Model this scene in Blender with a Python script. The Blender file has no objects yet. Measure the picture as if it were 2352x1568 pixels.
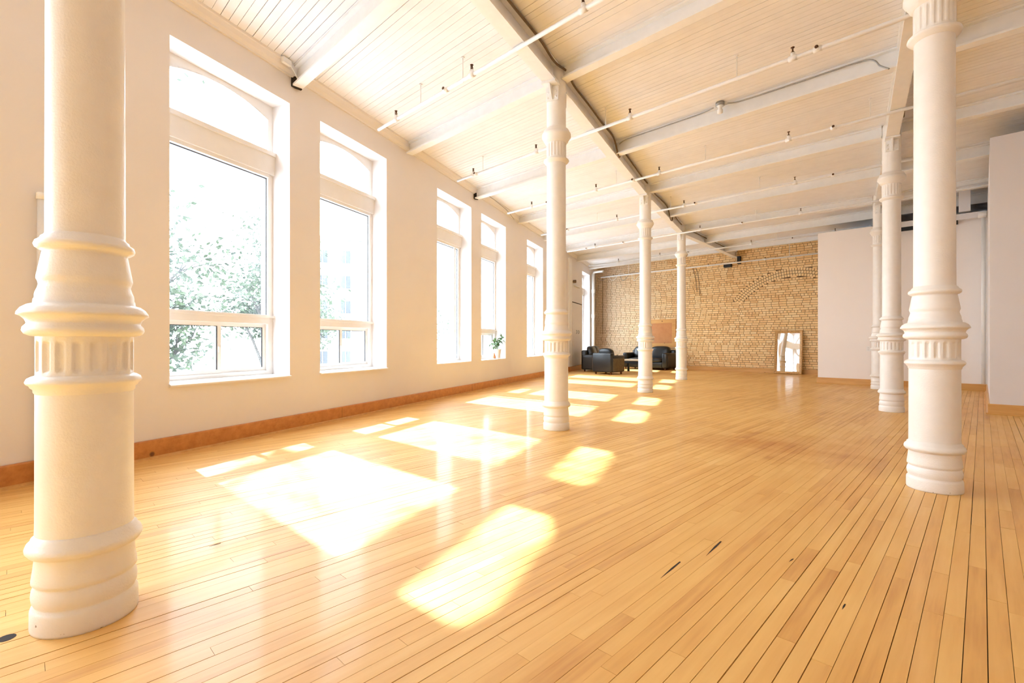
import bpy, bmesh, math, random
from mathutils import Vector, Matrix
random.seed(7)
sc = bpy.context.scene
col = sc.collection
PI = math.pi

# plan coordinates below are measured from the camera (x right, y ahead); the whole place is then
# turned by TH so that boards, beams and the brick wall lie along the world axes
TH = math.radians(44.2)
TURN = Matrix.Rotation(TH, 4, 'Z')

# ------------------------------------------------------------------ camera
F_PX, HORIZON = 1110.7, 786.7
cam_d = bpy.data.cameras.new('camera')
cam = bpy.data.objects.new('camera', cam_d)
col.objects.link(cam)
cam.location = (0, 0, 1.0)
cam.rotation_euler = (PI / 2, 0, TH)
cam_d.sensor_width = 36.0
cam_d.lens = 36.0 * F_PX / 2352.0
cam_d.shift_y = (HORIZON - 784.0) / 2352.0
cam_d.clip_start, cam_d.clip_end = 0.05, 400
sc.camera = cam

# ------------------------------------------------------------------ sky, sun, exposure
SKY, SUN, EXPOSURE = 15.0, 25.0, 0.06
world = bpy.data.worlds.new('sky')
sc.world = world
world.use_nodes = True
bg = world.node_tree.nodes['Background']
bg.inputs[0].default_value = (0.745, 0.87, 1.0, 1)
bg.inputs[1].default_value = SKY
sun_d = bpy.data.lights.new('sun', 'SUN')
sun_d.energy = SUN
sun_d.color = (0.68, 0.83, 1.0)
sun_d.angle = math.radians(0.9)
sun = bpy.data.objects.new('sun', sun_d)
col.objects.link(sun)
SUN_DIR = TURN @ Vector((0.738, -0.675, -0.85)).normalized()
sun.rotation_euler = SUN_DIR.to_track_quat('-Z', 'Y').to_euler()
sun.location = (-30, 30, 34)
vs = sc.view_settings
vs.view_transform = 'Standard'
vs.look = 'None'
vs.gamma = 1.0
vs.use_curve_mapping = False
vs.exposure = EXPOSURE
sc.cycles.use_denoising = True
sc.cycles.max_bounces = 8
sc.cycles.diffuse_bounces = 6
sc.cycles.glossy_bounces = 4
sc.cycles.adaptive_threshold = 0.03
sc.cycles.transparent_max_bounces = 8
sc.cycles.sample_clamp_indirect = 8.0
sc.cycles.caustics_reflective = False
sc.cycles.caustics_refractive = False

# ------------------------------------------------------------------ frames of the place
# window wall: t along it, y outwards.   grid frame: x across (v), y along the boards (u)
WS, WC = 0.404, -4.80
WALL_ANG = math.atan2(1.0, WS)                       # local x = along wall
M_WALL = Matrix.Translation((WC, 0, 0)) @ Matrix.Rotation(WALL_ANG, 4, 'Z')
V = Vector((math.cos(TH), -math.sin(TH), 0))
U = Vector((math.sin(TH), math.cos(TH), 0))
GRID_ANG = -TH
BRICK_O = Vector((3.55, 20.78, 0))                   # left end of brick wall
M_BRICK = Matrix.Translation(BRICK_O) @ Matrix.Rotation(GRID_ANG, 4, 'Z')
CEIL = 4.17
COLS_A = [Vector((-1.564, 1.778, 0)), Vector((0.514, 5.611, 0)), Vector((2.691, 9.765, 0)), Vector((4.589, 13.104, 0))]
COLS_B = [Vector((2.897, 3.318, 0)), Vector((5.535, 7.052, 0)), Vector((7.917, 10.426, 0))]
ROOM = [Vector((-6.3, -3.72, 0)), Vector((3.55, 20.78, 0)), Vector((15.09, 9.56, 0)), Vector((-1.93, -7.95, 0))]


def wallp(t, y=0.0, z=0.0):
    return M_WALL @ Vector((t, y, z))


def pix(p):
    """where a point of the place stands in the 2352x1568 frame (used only to pick the pieces that show largest)"""
    if p.y < 0.2:
        return None
    return (1176 + F_PX * p.x / p.y, HORIZON - F_PX * (p.z - 1.0) / p.y)


# ------------------------------------------------------------------ materials
def new_mat(name):
    m = bpy.data.materials.new(name)
    m.use_nodes = True
    nt = m.node_tree
    b = nt.nodes['Principled BSDF']
    return m, nt, b


def N(nt, typ, **kw):
    n = nt.nodes.new(typ)
    for k, v in kw.items():
        setattr(n, k, v)
    return n


def ramp(nt, fac, stops):
    r = N(nt, 'ShaderNodeValToRGB')
    el = r.color_ramp.elements
    while len(el) < len(stops):
        el.new(0.5)
    for e, (p, c) in zip(el, stops):
        e.position = p
        e.color = (c[0], c[1], c[2], 1)
    nt.links.new(fac, r.inputs[0])
    return r.outputs[0]


def noise(nt, scale, detail=3, rough=0.5, vec=None, dim='3D'):
    n = N(nt, 'ShaderNodeTexNoise')
    n.inputs['Scale'].default_value = scale
    n.inputs['Detail'].default_value = detail
    n.inputs['Roughness'].default_value = rough
    if vec is not None:
        nt.links.new(vec, n.inputs['Vector'])
    return n.outputs['Fac']


def bump(nt, b, h, strength, dist=0.01):
    n = N(nt, 'ShaderNodeBump')
    n.inputs['Strength'].default_value = strength
    n.inputs['Distance'].default_value = dist
    nt.links.new(h, n.inputs['Height'])
    nt.links.new(n.outputs[0], b.inputs['Normal'])


def position(nt, rot=(0, 0, 0), scale=(1, 1, 1)):
    g = N(nt, 'ShaderNodeNewGeometry')
    m = N(nt, 'ShaderNodeMapping')
    m.inputs['Rotation'].default_value = rot
    m.inputs['Scale'].default_value = scale
    nt.links.new(g.outputs['Position'], m.inputs['Vector'])
    return m.outputs[0]


def paint(name, c, rough=0.5, var=0.03, sc_=6, bmp=0.08):
    m, nt, b = new_mat(name)
    p = position(nt)
    f = noise(nt, sc_, 2, 0.6, p)
    lo = tuple(max(0, x - var) for x in c)
    hi = tuple(min(1, x + var * 0.5) for x in c)
    nt.links.new(ramp(nt, f, [(0.3, lo), (0.7, hi)]), b.inputs['Base Color'])
    b.inputs['Roughness'].default_value = rough
    if bmp:
        bump(nt, b, noise(nt, sc_ * 12, 1, 0.6, p), bmp, 0.004)
    return m


def plain(name, c, rough=0.5, metal=0.0, var=0.12, sc_=20):
    m, nt, b = new_mat(name)
    f = noise(nt, sc_, 3, 0.6, position(nt))
    lo = tuple(x * (1 - var) for x in c)
    hi = tuple(min(1, x * (1 + var)) for x in c)
    nt.links.new(ramp(nt, f, [(0.3, lo), (0.7, hi)]), b.inputs['Base Color'])
    b.inputs['Roughness'].default_value = rough
    b.inputs['Metallic'].default_value = metal
    return m


MAT = {}
MAT['wall'] = paint('wall_paint', (0.77, 0.73, 0.715), 0.65, 0.015, 1.5, 0.0)
MAT['partition'] = paint('partition_paint', (0.92, 0.86, 0.82), 0.65, 0.01, 1.5, 0.0)
MAT['ceil'] = paint('ceiling_paint', (0.87, 0.86, 0.88), 0.55, 0.03, 5, 0.1)
MAT['beam'] = paint('beam_paint', (0.86, 0.855, 0.85), 0.45, 0.03, 8, 0.1)
MAT['iron'] = paint('column_paint', (0.87, 0.84, 0.80), 0.38, 0.025, 10, 0.25)
nt = MAT['iron'].node_tree
b = nt.nodes['Principled BSDF']
src = b.inputs['Base Color'].links[0].from_socket
gz = N(nt, 'ShaderNodeSeparateXYZ'); nt.links.new(position(nt), gz.inputs[0])
zr = N(nt, 'ShaderNodeMapRange')
zr.inputs[1].default_value, zr.inputs[2].default_value, zr.inputs[3].default_value, zr.inputs[4].default_value = 0.0, 0.10, 0.11, -0.04
nt.links.new(gz.outputs[2], zr.inputs[0])
ca = N(nt, 'ShaderNodeMath', operation='ADD')
nt.links.new(noise(nt, 34, 2, 0.6, position(nt)), ca.inputs[0]); nt.links.new(zr.outputs[0], ca.inputs[1])
cg = N(nt, 'ShaderNodeMapRange')
cg.inputs[1].default_value, cg.inputs[2].default_value, cg.inputs[3].default_value, cg.inputs[4].default_value = 0.80, 0.83, 0.0, 0.8
nt.links.new(ca.outputs[0], cg.inputs[0])
mc = N(nt, 'ShaderNodeMix', data_type='RGBA')
nt.links.new(cg.outputs[0], mc.inputs['Factor']); nt.links.new(src, mc.inputs[6]); mc.inputs[7].default_value = (0.28, 0.17, 0.09, 1)
nt.links.new(mc.outputs[2], b.inputs['Base Color'])
MAT['white'] = paint('white_trim_paint', (0.80, 0.775, 0.75), 0.4, 0.015, 9, 0.04)
MAT['pipe'] = paint('pipe_paint', (0.87, 0.865, 0.86), 0.4, 0.03, 14, 0.06)
MAT['pvc'] = paint('white_plastic', (0.88, 0.87, 0.85), 0.35, 0.01, 9, 0.0)
MAT['brass'] = plain('old_bronze', (0.10, 0.045, 0.02), 0.4, 0.7)
MAT['dark'] = plain('dark_gap', (0.03, 0.02, 0.015), 0.9)
MAT['cable'] = plain('old_cable', (0.16, 0.10, 0.055), 0.6)
MAT['black'] = plain('black_steel', (0.006, 0.006, 0.007), 0.5)
MAT['leather'] = plain('black_leather', (0.011, 0.011, 0.012), 0.32, 0, 0.3, 30)
MAT['leather_brown'] = plain('brown_vinyl', (0.11, 0.08, 0.042), 0.4, 0, 0.3, 14)
MAT['foot'] = plain('stained_wood_foot', (0.16, 0.045, 0.015), 0.4)
MAT['gasket'] = plain('window_gasket', (0.05, 0.05, 0.055), 0.5)
MAT['gold'] = plain('gilded_wood', (0.58, 0.34, 0.13), 0.42, 0.1, 0.35, 40)
MAT['pot'] = plain('white_glazed_pot', (0.85, 0.84, 0.82), 0.3, 0, 0.03)
MAT['terracotta'] = plain('terracotta', (0.42, 0.17, 0.07), 0.7)
MAT['houseleaf'] = plain('house_plant_leaf', (0.06, 0.13, 0.025), 0.45, 0, 0.4, 30)
MAT['bark'] = plain('bark', (0.075, 0.062, 0.050), 0.9, 0, 0.3, 8)
MAT['leaf'] = plain('tree_leaf', (0.060, 0.085, 0.036), 0.6, 0, 0.35, 3)
MAT['facade'] = plain('pale_stucco', (0.17, 0.165, 0.155), 0.8, 0, 0.06, 2)
MAT['ground'] = plain('pale_paving', (0.36, 0.355, 0.36), 0.9, 0, 0.1, 1)
MAT['faroglass'] = plain('far_window_glass', (0.03, 0.032, 0.035), 0.4)
MAT['table'] = plain('pale_table_top', (0.72, 0.62, 0.48), 0.3, 0, 0.05)
MAT['duct'] = plain('galvanised_metal', (0.35, 0.34, 0.32), 0.45, 0.6)

# mirror silvering
m, nt, b = new_mat('mirror_silver')
b.inputs['Base Color'].default_value = (0.93, 0.93, 0.92, 1)
b.inputs['Metallic'].default_value = 1.0
b.inputs['Roughness'].default_value = 0.01
wv = N(nt, 'ShaderNodeTexNoise')
wv.inputs['Scale'].default_value = 1.6
wv.inputs['Detail'].default_value = 0
bump(nt, b, wv.outputs['Fac'], 0.25, 0.02)
MAT['mirror'] = m

# window glass: mostly clear, thin film of dust that scatters daylight
m, nt, b = new_mat('dusty_window_glass')
nt.nodes.remove(b)
out = nt.nodes['Material Output']
tr = N(nt, 'ShaderNodeBsdfTransparent')
tr.inputs[0].default_value = (0.97, 0.98, 0.97, 1)
gl = N(nt, 'ShaderNodeBsdfGlossy')
gl.inputs['Roughness'].default_value = 0.02
tl = N(nt, 'ShaderNodeBsdfTranslucent')
tl.inputs[0].default_value = (0.9, 0.9, 0.88, 1)
fz = N(nt, 'ShaderNodeFresnel')
fz.inputs[0].default_value = 1.3
mx = N(nt, 'ShaderNodeMixShader')
nt.links.new(fz.outputs[0], mx.inputs[0])
nt.links.new(tr.outputs[0], mx.inputs[1])
nt.links.new(gl.outputs[0], mx.inputs[2])
dn = noise(nt, 1.7, 2, 0.65, position(nt, scale=(1, 1, 0.6)))
dr = N(nt, 'ShaderNodeMapRange')
dr.inputs[1].default_value, dr.inputs[2].default_value = 0.38, 0.72
dr.inputs[3].default_value, dr.inputs[4].default_value = 0.012, 0.05
nt.links.new(dn, dr.inputs[0])
mx2 = N(nt, 'ShaderNodeMixShader')
nt.links.new(dr.outputs[0], mx2.inputs[0])
nt.links.new(mx.outputs[0], mx2.inputs[1])
nt.links.new(tl.outputs[0], mx2.inputs[2])
nt.links.new(mx2.outputs[0], out.inputs[0])
MAT['glass'] = m

# maple strip floor: each board carries its own 'tone'
m, nt, b = new_mat('maple_strip_floor')
at = N(nt, 'ShaderNodeAttribute', attribute_name='tone')
pos = position(nt)                    # x across the boards, y along them
cmb = N(nt, 'ShaderNodeVectorMath', operation='MULTIPLY')
nt.links.new(pos, cmb.inputs[0])
cmb.inputs[1].default_value = (26, 1.6, 1)
off = N(nt, 'ShaderNodeCombineXYZ')
mul = N(nt, 'ShaderNodeMath', operation='MULTIPLY')
nt.links.new(at.outputs['Fac'], mul.inputs[0])
mul.inputs[1].default_value = 173.0
nt.links.new(mul.outputs[0], off.inputs[2])
add = N(nt, 'ShaderNodeVectorMath', operation='ADD')
nt.links.new(cmb.outputs[0], add.inputs[0])
nt.links.new(off.outputs[0], add.inputs[1])
gr = noise(nt, 1.0, 3, 0.6, add.outputs[0])
big = noise(nt, 0.9, 2, 0.6, position(nt))
m1 = N(nt, 'ShaderNodeMath', operation='MULTIPLY_ADD')
nt.links.new(gr, m1.inputs[0]); m1.inputs[1].default_value = 0.55
m2 = N(nt, 'ShaderNodeMath', operation='MULTIPLY_ADD')
nt.links.new(at.outputs['Fac'], m2.inputs[0]); m2.inputs[1].default_value = 0.24
m3 = N(nt, 'ShaderNodeMath', operation='MULTIPLY_ADD')
nt.links.new(big, m3.inputs[0]); m3.inputs[1].default_value = 0.5; m3.inputs[2].default_value = -0.18
nt.links.new(m3.outputs[0], m2.inputs[2]); nt.links.new(m2.outputs[0], m1.inputs[2])
cr = ramp(nt, m1.outputs[0], [(0.12, (0.53, 0.23, 0.05)), (0.40, (0.73, 0.395, 0.105)), (0.62, (0.80, 0.475, 0.145)), (0.9, (0.84, 0.56, 0.22))])
# worn patch in the middle of the room, a stain with its own outline
g = N(nt, 'ShaderNodeNewGeometry')
ds = N(nt, 'ShaderNodeVectorMath', operation='DISTANCE')
nt.links.new(g.outputs['Position'], ds.inputs[0]); ds.inputs[1].default_value = TURN @ Vector((2.52, 4.75, 0))
sn = noise(nt, 3.0, 2, 0.6, position(nt))
st = N(nt, 'ShaderNodeMath', operation='MULTIPLY_ADD')
nt.links.new(sn, st.inputs[0]); st.inputs[1].default_value = -1.3; nt.links.new(ds.outputs['Value'], st.inputs[2])
sr = N(nt, 'ShaderNodeMapRange')
sr.inputs[1].default_value, sr.inputs[2].default_value, sr.inputs[3].default_value, sr.inputs[4].default_value = -0.55, 0.15, 0.8, 0.0
nt.links.new(st.outputs[0], sr.inputs[0])
mxs = N(nt, 'ShaderNodeMix', data_type='RGBA', blend_type='MULTIPLY')
nt.links.new(sr.outputs[0], mxs.inputs['Factor'])
nt.links.new(cr, mxs.inputs[6]); mxs.inputs[7].default_value = (0.78, 0.60, 0.40, 1)
nt.links.new(mxs.outputs[2], b.inputs['Base Color'])
rr = N(nt, 'ShaderNodeMapRange')
rr.inputs[3].default_value, rr.inputs[4].default_value = 0.44, 0.58
nt.links.new(sn, rr.inputs[0])
nt.links.new(rr.outputs[0], b.inputs['Roughness'])
b.inputs['Specular IOR Level'].default_value = 0.55
b.inputs['Coat Weight'].default_value = 0.14
b.inputs['Coat Roughness'].default_value = 0.10
MAT['floor'] = m


def pine(name, rot, a, c, sc_=(1.2, 14, 14)):
    m, nt, b = new_mat(name)
    p = position(nt, rot=(0, 0, rot), scale=sc_)
    f = noise(nt, 1.0, 5, 0.65, p)
    c1 = ramp(nt, f, [(0.3, a), (0.7, c)])
    vo = N(nt, 'ShaderNodeTexVoronoi')
    vo.inputs['Scale'].default_value = 2.6
    nt.links.new(position(nt), vo.inputs['Vector'])
    k = N(nt, 'ShaderNodeMapRange')
    k.inputs[1].default_value, k.inputs[2].default_value, k.inputs[3].default_value, k.inputs[4].default_value = 0.045, 0.075, 0.85, 0.0
    nt.links.new(vo.outputs['Distance'], k.inputs[0])
    mk = N(nt, 'ShaderNodeMix', data_type='RGBA')
    nt.links.new(k.outputs[0], mk.inputs['Factor'])
    nt.links.new(c1, mk.inputs[6])
    mk.inputs[7].default_value = (0.10, 0.03, 0.01, 1)
    nt.links.new(mk.outputs[2], b.inputs['Base Color'])
    b.inputs['Roughness'].default_value = 0.35
    return m


MAT['pine_wall'] = pine('varnished_pine', -WALL_ANG - TH, (0.46, 0.16, 0.036), (0.62, 0.26, 0.065))
MAT['pine'] = pine('pale_varnished_pine', 0.0, (0.58, 0.29, 0.075), (0.72, 0.40, 0.13))
MAT['plywood'] = pine('stained_plywood', 0.0, (0.50, 0.20, 0.06), (0.60, 0.27, 0.09), (3, 3, 3))

# brick: each brick carries its own 'tone'
m, nt, b = new_mat('buff_brick')
at = N(nt, 'ShaderNodeAttribute', attribute_name='tone')
p = position(nt)
f1 = noise(nt, 28, 4, 0.65, p)
f2 = noise(nt, 0.7, 3, 0.6, p)
a1 = N(nt, 'ShaderNodeMath', operation='MULTIPLY_ADD')
nt.links.new(f1, a1.inputs[0]); a1.inputs[1].default_value = 0.45
a2 = N(nt, 'ShaderNodeMath', operation='MULTIPLY_ADD')
nt.links.new(at.outputs['Fac'], a2.inputs[0]); a2.inputs[1].default_value = 0.42
a3 = N(nt, 'ShaderNodeMath', operation='MULTIPLY')
nt.links.new(f2, a3.inputs[0]); a3.inputs[1].default_value = 0.35
nt.links.new(a3.outputs[0], a2.inputs[2]); nt.links.new(a2.outputs[0], a1.inputs[2])
bc_ = (ramp(nt, a1.outputs[0], [(0.18, (0.52, 0.27, 0.12)), (0.36, (0.78, 0.49, 0.22)), (0.60, (0.90, 0.63, 0.31)), (0.9, (0.93, 0.73, 0.43))]))
# bricks blend to a greyer, duller tone towards the window corner
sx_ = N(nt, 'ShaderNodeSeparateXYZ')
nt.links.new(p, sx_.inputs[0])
grey_x = N(nt, 'ShaderNodeMath', operation='MULTIPLY_ADD')
nt.links.new(f2, grey_x.inputs[0]); grey_x.inputs[1].default_value = -3.5; nt.links.new(sx_.outputs[0], grey_x.inputs[2])
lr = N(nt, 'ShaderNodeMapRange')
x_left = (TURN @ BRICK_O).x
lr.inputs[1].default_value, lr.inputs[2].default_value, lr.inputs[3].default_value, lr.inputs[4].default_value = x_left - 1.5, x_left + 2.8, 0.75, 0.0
nt.links.new(grey_x.outputs[0], lr.inputs[0])
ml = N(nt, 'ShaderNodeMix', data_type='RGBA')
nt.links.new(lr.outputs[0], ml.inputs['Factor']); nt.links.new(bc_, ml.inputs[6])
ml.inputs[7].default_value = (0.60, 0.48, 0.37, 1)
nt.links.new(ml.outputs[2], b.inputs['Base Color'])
b.inputs['Roughness'].default_value = 0.85
bump(nt, b, f1, 0.5, 0.01)
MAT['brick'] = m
MAT['mortar'] = plain('old_mortar', (0.20, 0.12, 0.065), 0.95, 0, 0.4, 9)


# ------------------------------------------------------------------ mesh helpers
class MB:
    def __init__(s):
        s.v, s.f, s.tone, s.smooth = [], [], [], []

    def add(s, verts, faces, tone=0.5, smooth=False):
        o = len(s.v)
        s.v += [tuple(x) for x in verts]
        s.f += [tuple(i + o for i in f) for f in faces]
        s.tone += [tone] * len(faces)
        s.smooth += [smooth] * len(faces)
        return s

    def box(s, x0, x1, y0, y1, z0, z1, M=None, tone=0.5):
        vs_ = [(x0, y0, z0), (x1, y0, z0), (x1, y1, z0), (x0, y1, z0), (x0, y0, z1), (x1, y0, z1), (x1, y1, z1), (x0, y1, z1)]
        if M is not None:
            vs_ = [M @ Vector(q) for q in vs_]
        return s.add(vs_, [(0, 3, 2, 1), (4, 5, 6, 7), (0, 1, 5, 4), (1, 2, 6, 5), (2, 3, 7, 6), (3, 0, 4, 7)], tone)

    def prism(s, poly, z0, z1, tone=0.5):
        n = len(poly)
        a = [(q[0], q[1], z0) for q in poly] + [(q[0], q[1], z1) for q in poly]
        fs = [tuple(reversed(range(n))), tuple(range(n, 2 * n))] + [(i, (i + 1) % n, n + (i + 1) % n, n + i) for i in range(n)]
        return s.add(a, fs, tone)

    def extrude_x(s, prof, x0, x1):
        """closed (y,z) outline swept along x"""
        n = len(prof)
        a = [(x0, y, z) for y, z in prof] + [(x1, y, z) for y, z in prof]
        fs = [tuple(range(n)), tuple(reversed(range(n, 2 * n)))] + [(i, n + i, n + (i + 1) % n, (i + 1) % n) for i in range(n)]
        return s.add(a, fs)

    def lathe(s, prof, seg=48, c=(0, 0), cap=True, smooth=True):
        vs_, fs = [], []
        for r, z in prof:
            for k in range(seg):
                a = 2 * PI * k / seg
                vs_.append((c[0] + r * math.cos(a), c[1] + r * math.sin(a), z))
        for i in range(len(prof) - 1):
            for k in range(seg):
                k2 = (k + 1) % seg
                fs.append((i * seg + k, i * seg + k2, (i + 1) * seg + k2, (i + 1) * seg + k))
        s.add(vs_, fs, smooth=smooth)
        if cap:
            o = len(s.v) - len(vs_)
            s.f.append(tuple(o + k for k in reversed(range(seg))))
            s.f.append(tuple(o + (len(prof) - 1) * seg + k for k in range(seg)))
            s.tone += [0.5] * 2
            s.smooth += [False] * 2
        return s

    def tube(s, pts, r, seg=10, caps=True, r2=None):
        pts = [Vector(q) for q in pts]
        n = len(pts)
        vs_, fs = [], []
        prev = None
        for i, q in enumerate(pts):
            d = (pts[min(i + 1, n - 1)] - pts[max(i - 1, 0)])
            d = d.normalized() if d.length > 1e-9 else Vector((0, 0, 1))
            if prev is None:
                a = Vector((0, 0, 1)) if abs(d.z) < 0.9 else Vector((1, 0, 0))
                e1 = d.cross(a).normalized()
            else:
                e1 = (prev - d * prev.dot(d)).normalized()
            prev = e1
            e2 = d.cross(e1)
            rr_ = r if r2 is None else r + (r2 - r) * i / max(1, n - 1)
            for k in range(seg):
                a = 2 * PI * k / seg
                vs_.append(q + (e1 * math.cos(a) + e2 * math.sin(a)) * rr_)
        for i in range(n - 1):
            for k in range(seg):
                k2 = (k + 1) % seg
                fs.append((i * seg + k, i * seg + k2, (i + 1) * seg + k2, (i + 1) * seg + k))
        if caps:
            fs.append(tuple(reversed(range(seg))))
            fs.append(tuple((n - 1) * seg + k for k in range(seg)))
        return s.add(vs_, fs, smooth=True)

    def mesh(s, name):
        me = bpy.data.meshes.new(name)
        me.from_pydata(s.v, [], s.f)
        me.polygons.foreach_set('use_smooth', s.smooth)
        at = me.attributes.new('tone', 'FLOAT', 'FACE')
        at.data.foreach_set('value', s.tone)
        me.update()
        return me

    def build(s, name, mat, parent=None, recalc=False, loc=None, rz=None):
        me = s.mesh(name)
        if recalc:
            bm = bmesh.new(); bm.from_mesh(me)
            bmesh.ops.recalc_face_normals(bm, faces=bm.faces)
            bm.to_mesh(me); bm.free()
        me.materials.append(MAT[mat])
        return link(name, me, parent, loc, rz)


def link(name, me, parent=None, loc=None, rz=None):
    o = bpy.data.objects.new(name, me)
    col.objects.link(o)
    if parent is not None:
        o.parent = parent
    if loc is not None:
        o.location = loc
    if rz is not None:
        o.rotation_euler = (0, 0, rz)
    return o


def rbox(x, y, z, bev, seg=3, c=(0, 0, 0), puff=0.0, taper=None):
    """rounded box as MB; puff swells the faces like a stuffed cushion"""
    bm = bmesh.new()
    bmesh.ops.create_cube(bm, size=1.0)
    bmesh.ops.scale(bm, vec=(x, y, z), verts=bm.verts)
    if puff:
        bmesh.ops.subdivide_edges(bm, edges=bm.edges, cuts=5, use_grid_fill=True)
        for v in bm.verts:
            a, b_, c_ = 2 * v.co.x / x, 2 * v.co.y / y, 2 * v.co.z / z
            q = (1 - a * a) * (1 - b_ * b_) + (1 - b_ * b_) * (1 - c_ * c_) + (1 - a * a) * (1 - c_ * c_)
            n = (abs(a) ** 5 + abs(b_) ** 5 + abs(c_) ** 5) ** 0.2
            if n > 1e-6:
                v.co = v.co / n * (max(abs(a), abs(b_), abs(c_)) * 0.94 + 0.06) * (1 + puff * q)
    else:
        bmesh.ops.bevel(bm, geom=list(bm.edges), offset=bev, segments=seg, profile=0.5, affect='EDGES')
    if taper:
        for v in bm.verts:
            k = taper(v.co.x / x, v.co.y / y, v.co.z / z)
            v.co.x, v.co.y, v.co.z = v.co.x + k[0], v.co.y + k[1], v.co.z + k[2]
    mb = MB()
    idx = {v: i for i, v in enumerate(bm.verts)}
    mb.add([(v.co.x + c[0], v.co.y + c[1], v.co.z + c[2]) for v in bm.verts], [tuple(idx[v] for v in f.verts) for f in bm.faces], smooth=True)
    bm.free()
    return mb


def empty(name, loc=(0, 0, 0), rz=0.0):
    o = bpy.data.objects.new(name, None)
    o.empty_display_size = 0.2
    col.objects.link(o)
    o.location = loc
    o.rotation_euler = (0, 0, rz)
    return o


def tag(o, label=None, cat=None, group=None, kind=None):
    if label: o['label'] = label
    if cat: o['category'] = cat
    if group: o['group'] = group
    if kind: o['kind'] = kind
    return o


def struct(o, label=None):
    o['kind'] = 'structure'
    if label: o['label'] = label
    return o


def copy_tree(o, parent=None):
    c = o.copy()
    col.objects.link(c)
    c.parent = parent
    for ch in list(o.children):
        copy_tree(ch, c)
    return c


ORD = ['first', 'second', 'third', 'fourth', 'fifth', 'sixth', 'seventh', 'eighth', 'ninth', 'tenth']


def clip_line(o, d, poly=ROOM):
    """parameters where the line o + s d enters and leaves the (convex) room"""
    lo, hi = -1e9, 1e9
    n = len(poly)
    cx_ = sum((q.x for q in poly)) / n; cy_ = sum((q.y for q in poly)) / n
    for i in range(n):
        a, b_ = poly[i], poly[(i + 1) % n]
        e = b_ - a
        nx, ny = -e.y, e.x
        if nx * (cx_ - a.x) + ny * (cy_ - a.y) < 0:
            nx, ny = -nx, -ny
        den = nx * d.x + ny * d.y
        num = nx * (a.x - o.x) + ny * (a.y - o.y)
        if abs(den) < 1e-9:
            if num > 0: return None
            continue
        s_ = num / den
        if den > 0: lo = max(lo, s_)
        else: hi = min(hi, s_)
    return (lo, hi) if hi > lo else None


# ================================================================== FLOOR
floor_root = MB()
inset = [Vector((q.x, q.y, 0)) for q in ROOM]
floor_root.prism([(q.x, q.y) for q in inset], -0.10, -0.011)
floor_o = struct(floor_root.build('floor', 'dark'), 'honey coloured maple strip floor with dark gaps')
BW = 0.0572
boards = []
rng = random.Random(3)
vmin = min(q.dot(V) for q in ROOM); vmax = max(q.dot(V) for q in ROOM)
nrow = int((vmax - vmin) / BW)
for i in range(nrow):
    v0 = vmin + i * BW
    o = V * (v0 + BW / 2)
    cl = clip_line(o, U)
    if not cl: continue
    s0, s1 = cl
    s = s0 - rng.random() * 1.2
    gap = rng.choice([0.0007, 0.001, 0.0014, 0.0018, 0.0026, 0.004])
    while s < s1:
        ln = rng.choice([0.45, 0.7, 0.9, 1.1, 1.4, 1.8, 2.3]) * rng.uniform(0.85, 1.15)
        a, b_ = max(s, s0), min(s + ln, s1)
        s += ln
        if b_ - a < 0.06: continue
        c = o + U * ((a + b_) / 2)
        cw = o + U * (a + (b_ - a) * 0.5)
        boards.append((v0, a, b_, gap * rng.uniform(0.6, 1.5), rng.uniform(-0.0004, 0.0004), rng.random()))


def board_geom(mb, bd, base=(0, 0)):
    v0, a, b_, gp, dz, tone = bd
    e = 0.0006
    pts = []
    for vv, ss in ((v0 + gp / 2, a + e), (v0 + BW - gp / 2, a + e), (v0 + BW - gp / 2, b_ - e), (v0 + gp / 2, b_ - e)):
        q = V * vv + U * ss
        pts.append((q.x - base[0], q.y - base[1]))
    # counter clockwise from above
    mb.prism(list(reversed(pts)) if (V.cross(U)).z < 0 else pts, -0.010, dz, tone)


def size_in_view(bd):
    v0, a, b_ = bd[:3]
    best = 0
    hit = 0
    for k in (0.1, 0.3, 0.5, 0.7, 0.9):
        q = V * (v0 + BW / 2) + U * (a + (b_ - a) * k)
        p_ = pix(q)
        if p_ and 0 <= p_[0] <= 2352 and p_[1] <= 1568:
            hit += 1
            best += (b_ - a) / 5 / (q.y ** 3)
    return best


boards.sort(key=size_in_view, reverse=True)
rest = MB()
for i, bd in enumerate(boards):
    if i < 290:
        q = V * (bd[0] + BW / 2) + U * ((bd[1] + bd[2]) / 2)
        mb = MB(); board_geom(mb, bd, (q.x, q.y))
        mb.build('floor_board', 'floor', floor_o, loc=(q.x, q.y, 0))
    else:
        board_geom(rest, bd)
ro = rest.build('board_field', 'floor', floor_o)
ro['kind'] = 'stuff'
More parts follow.
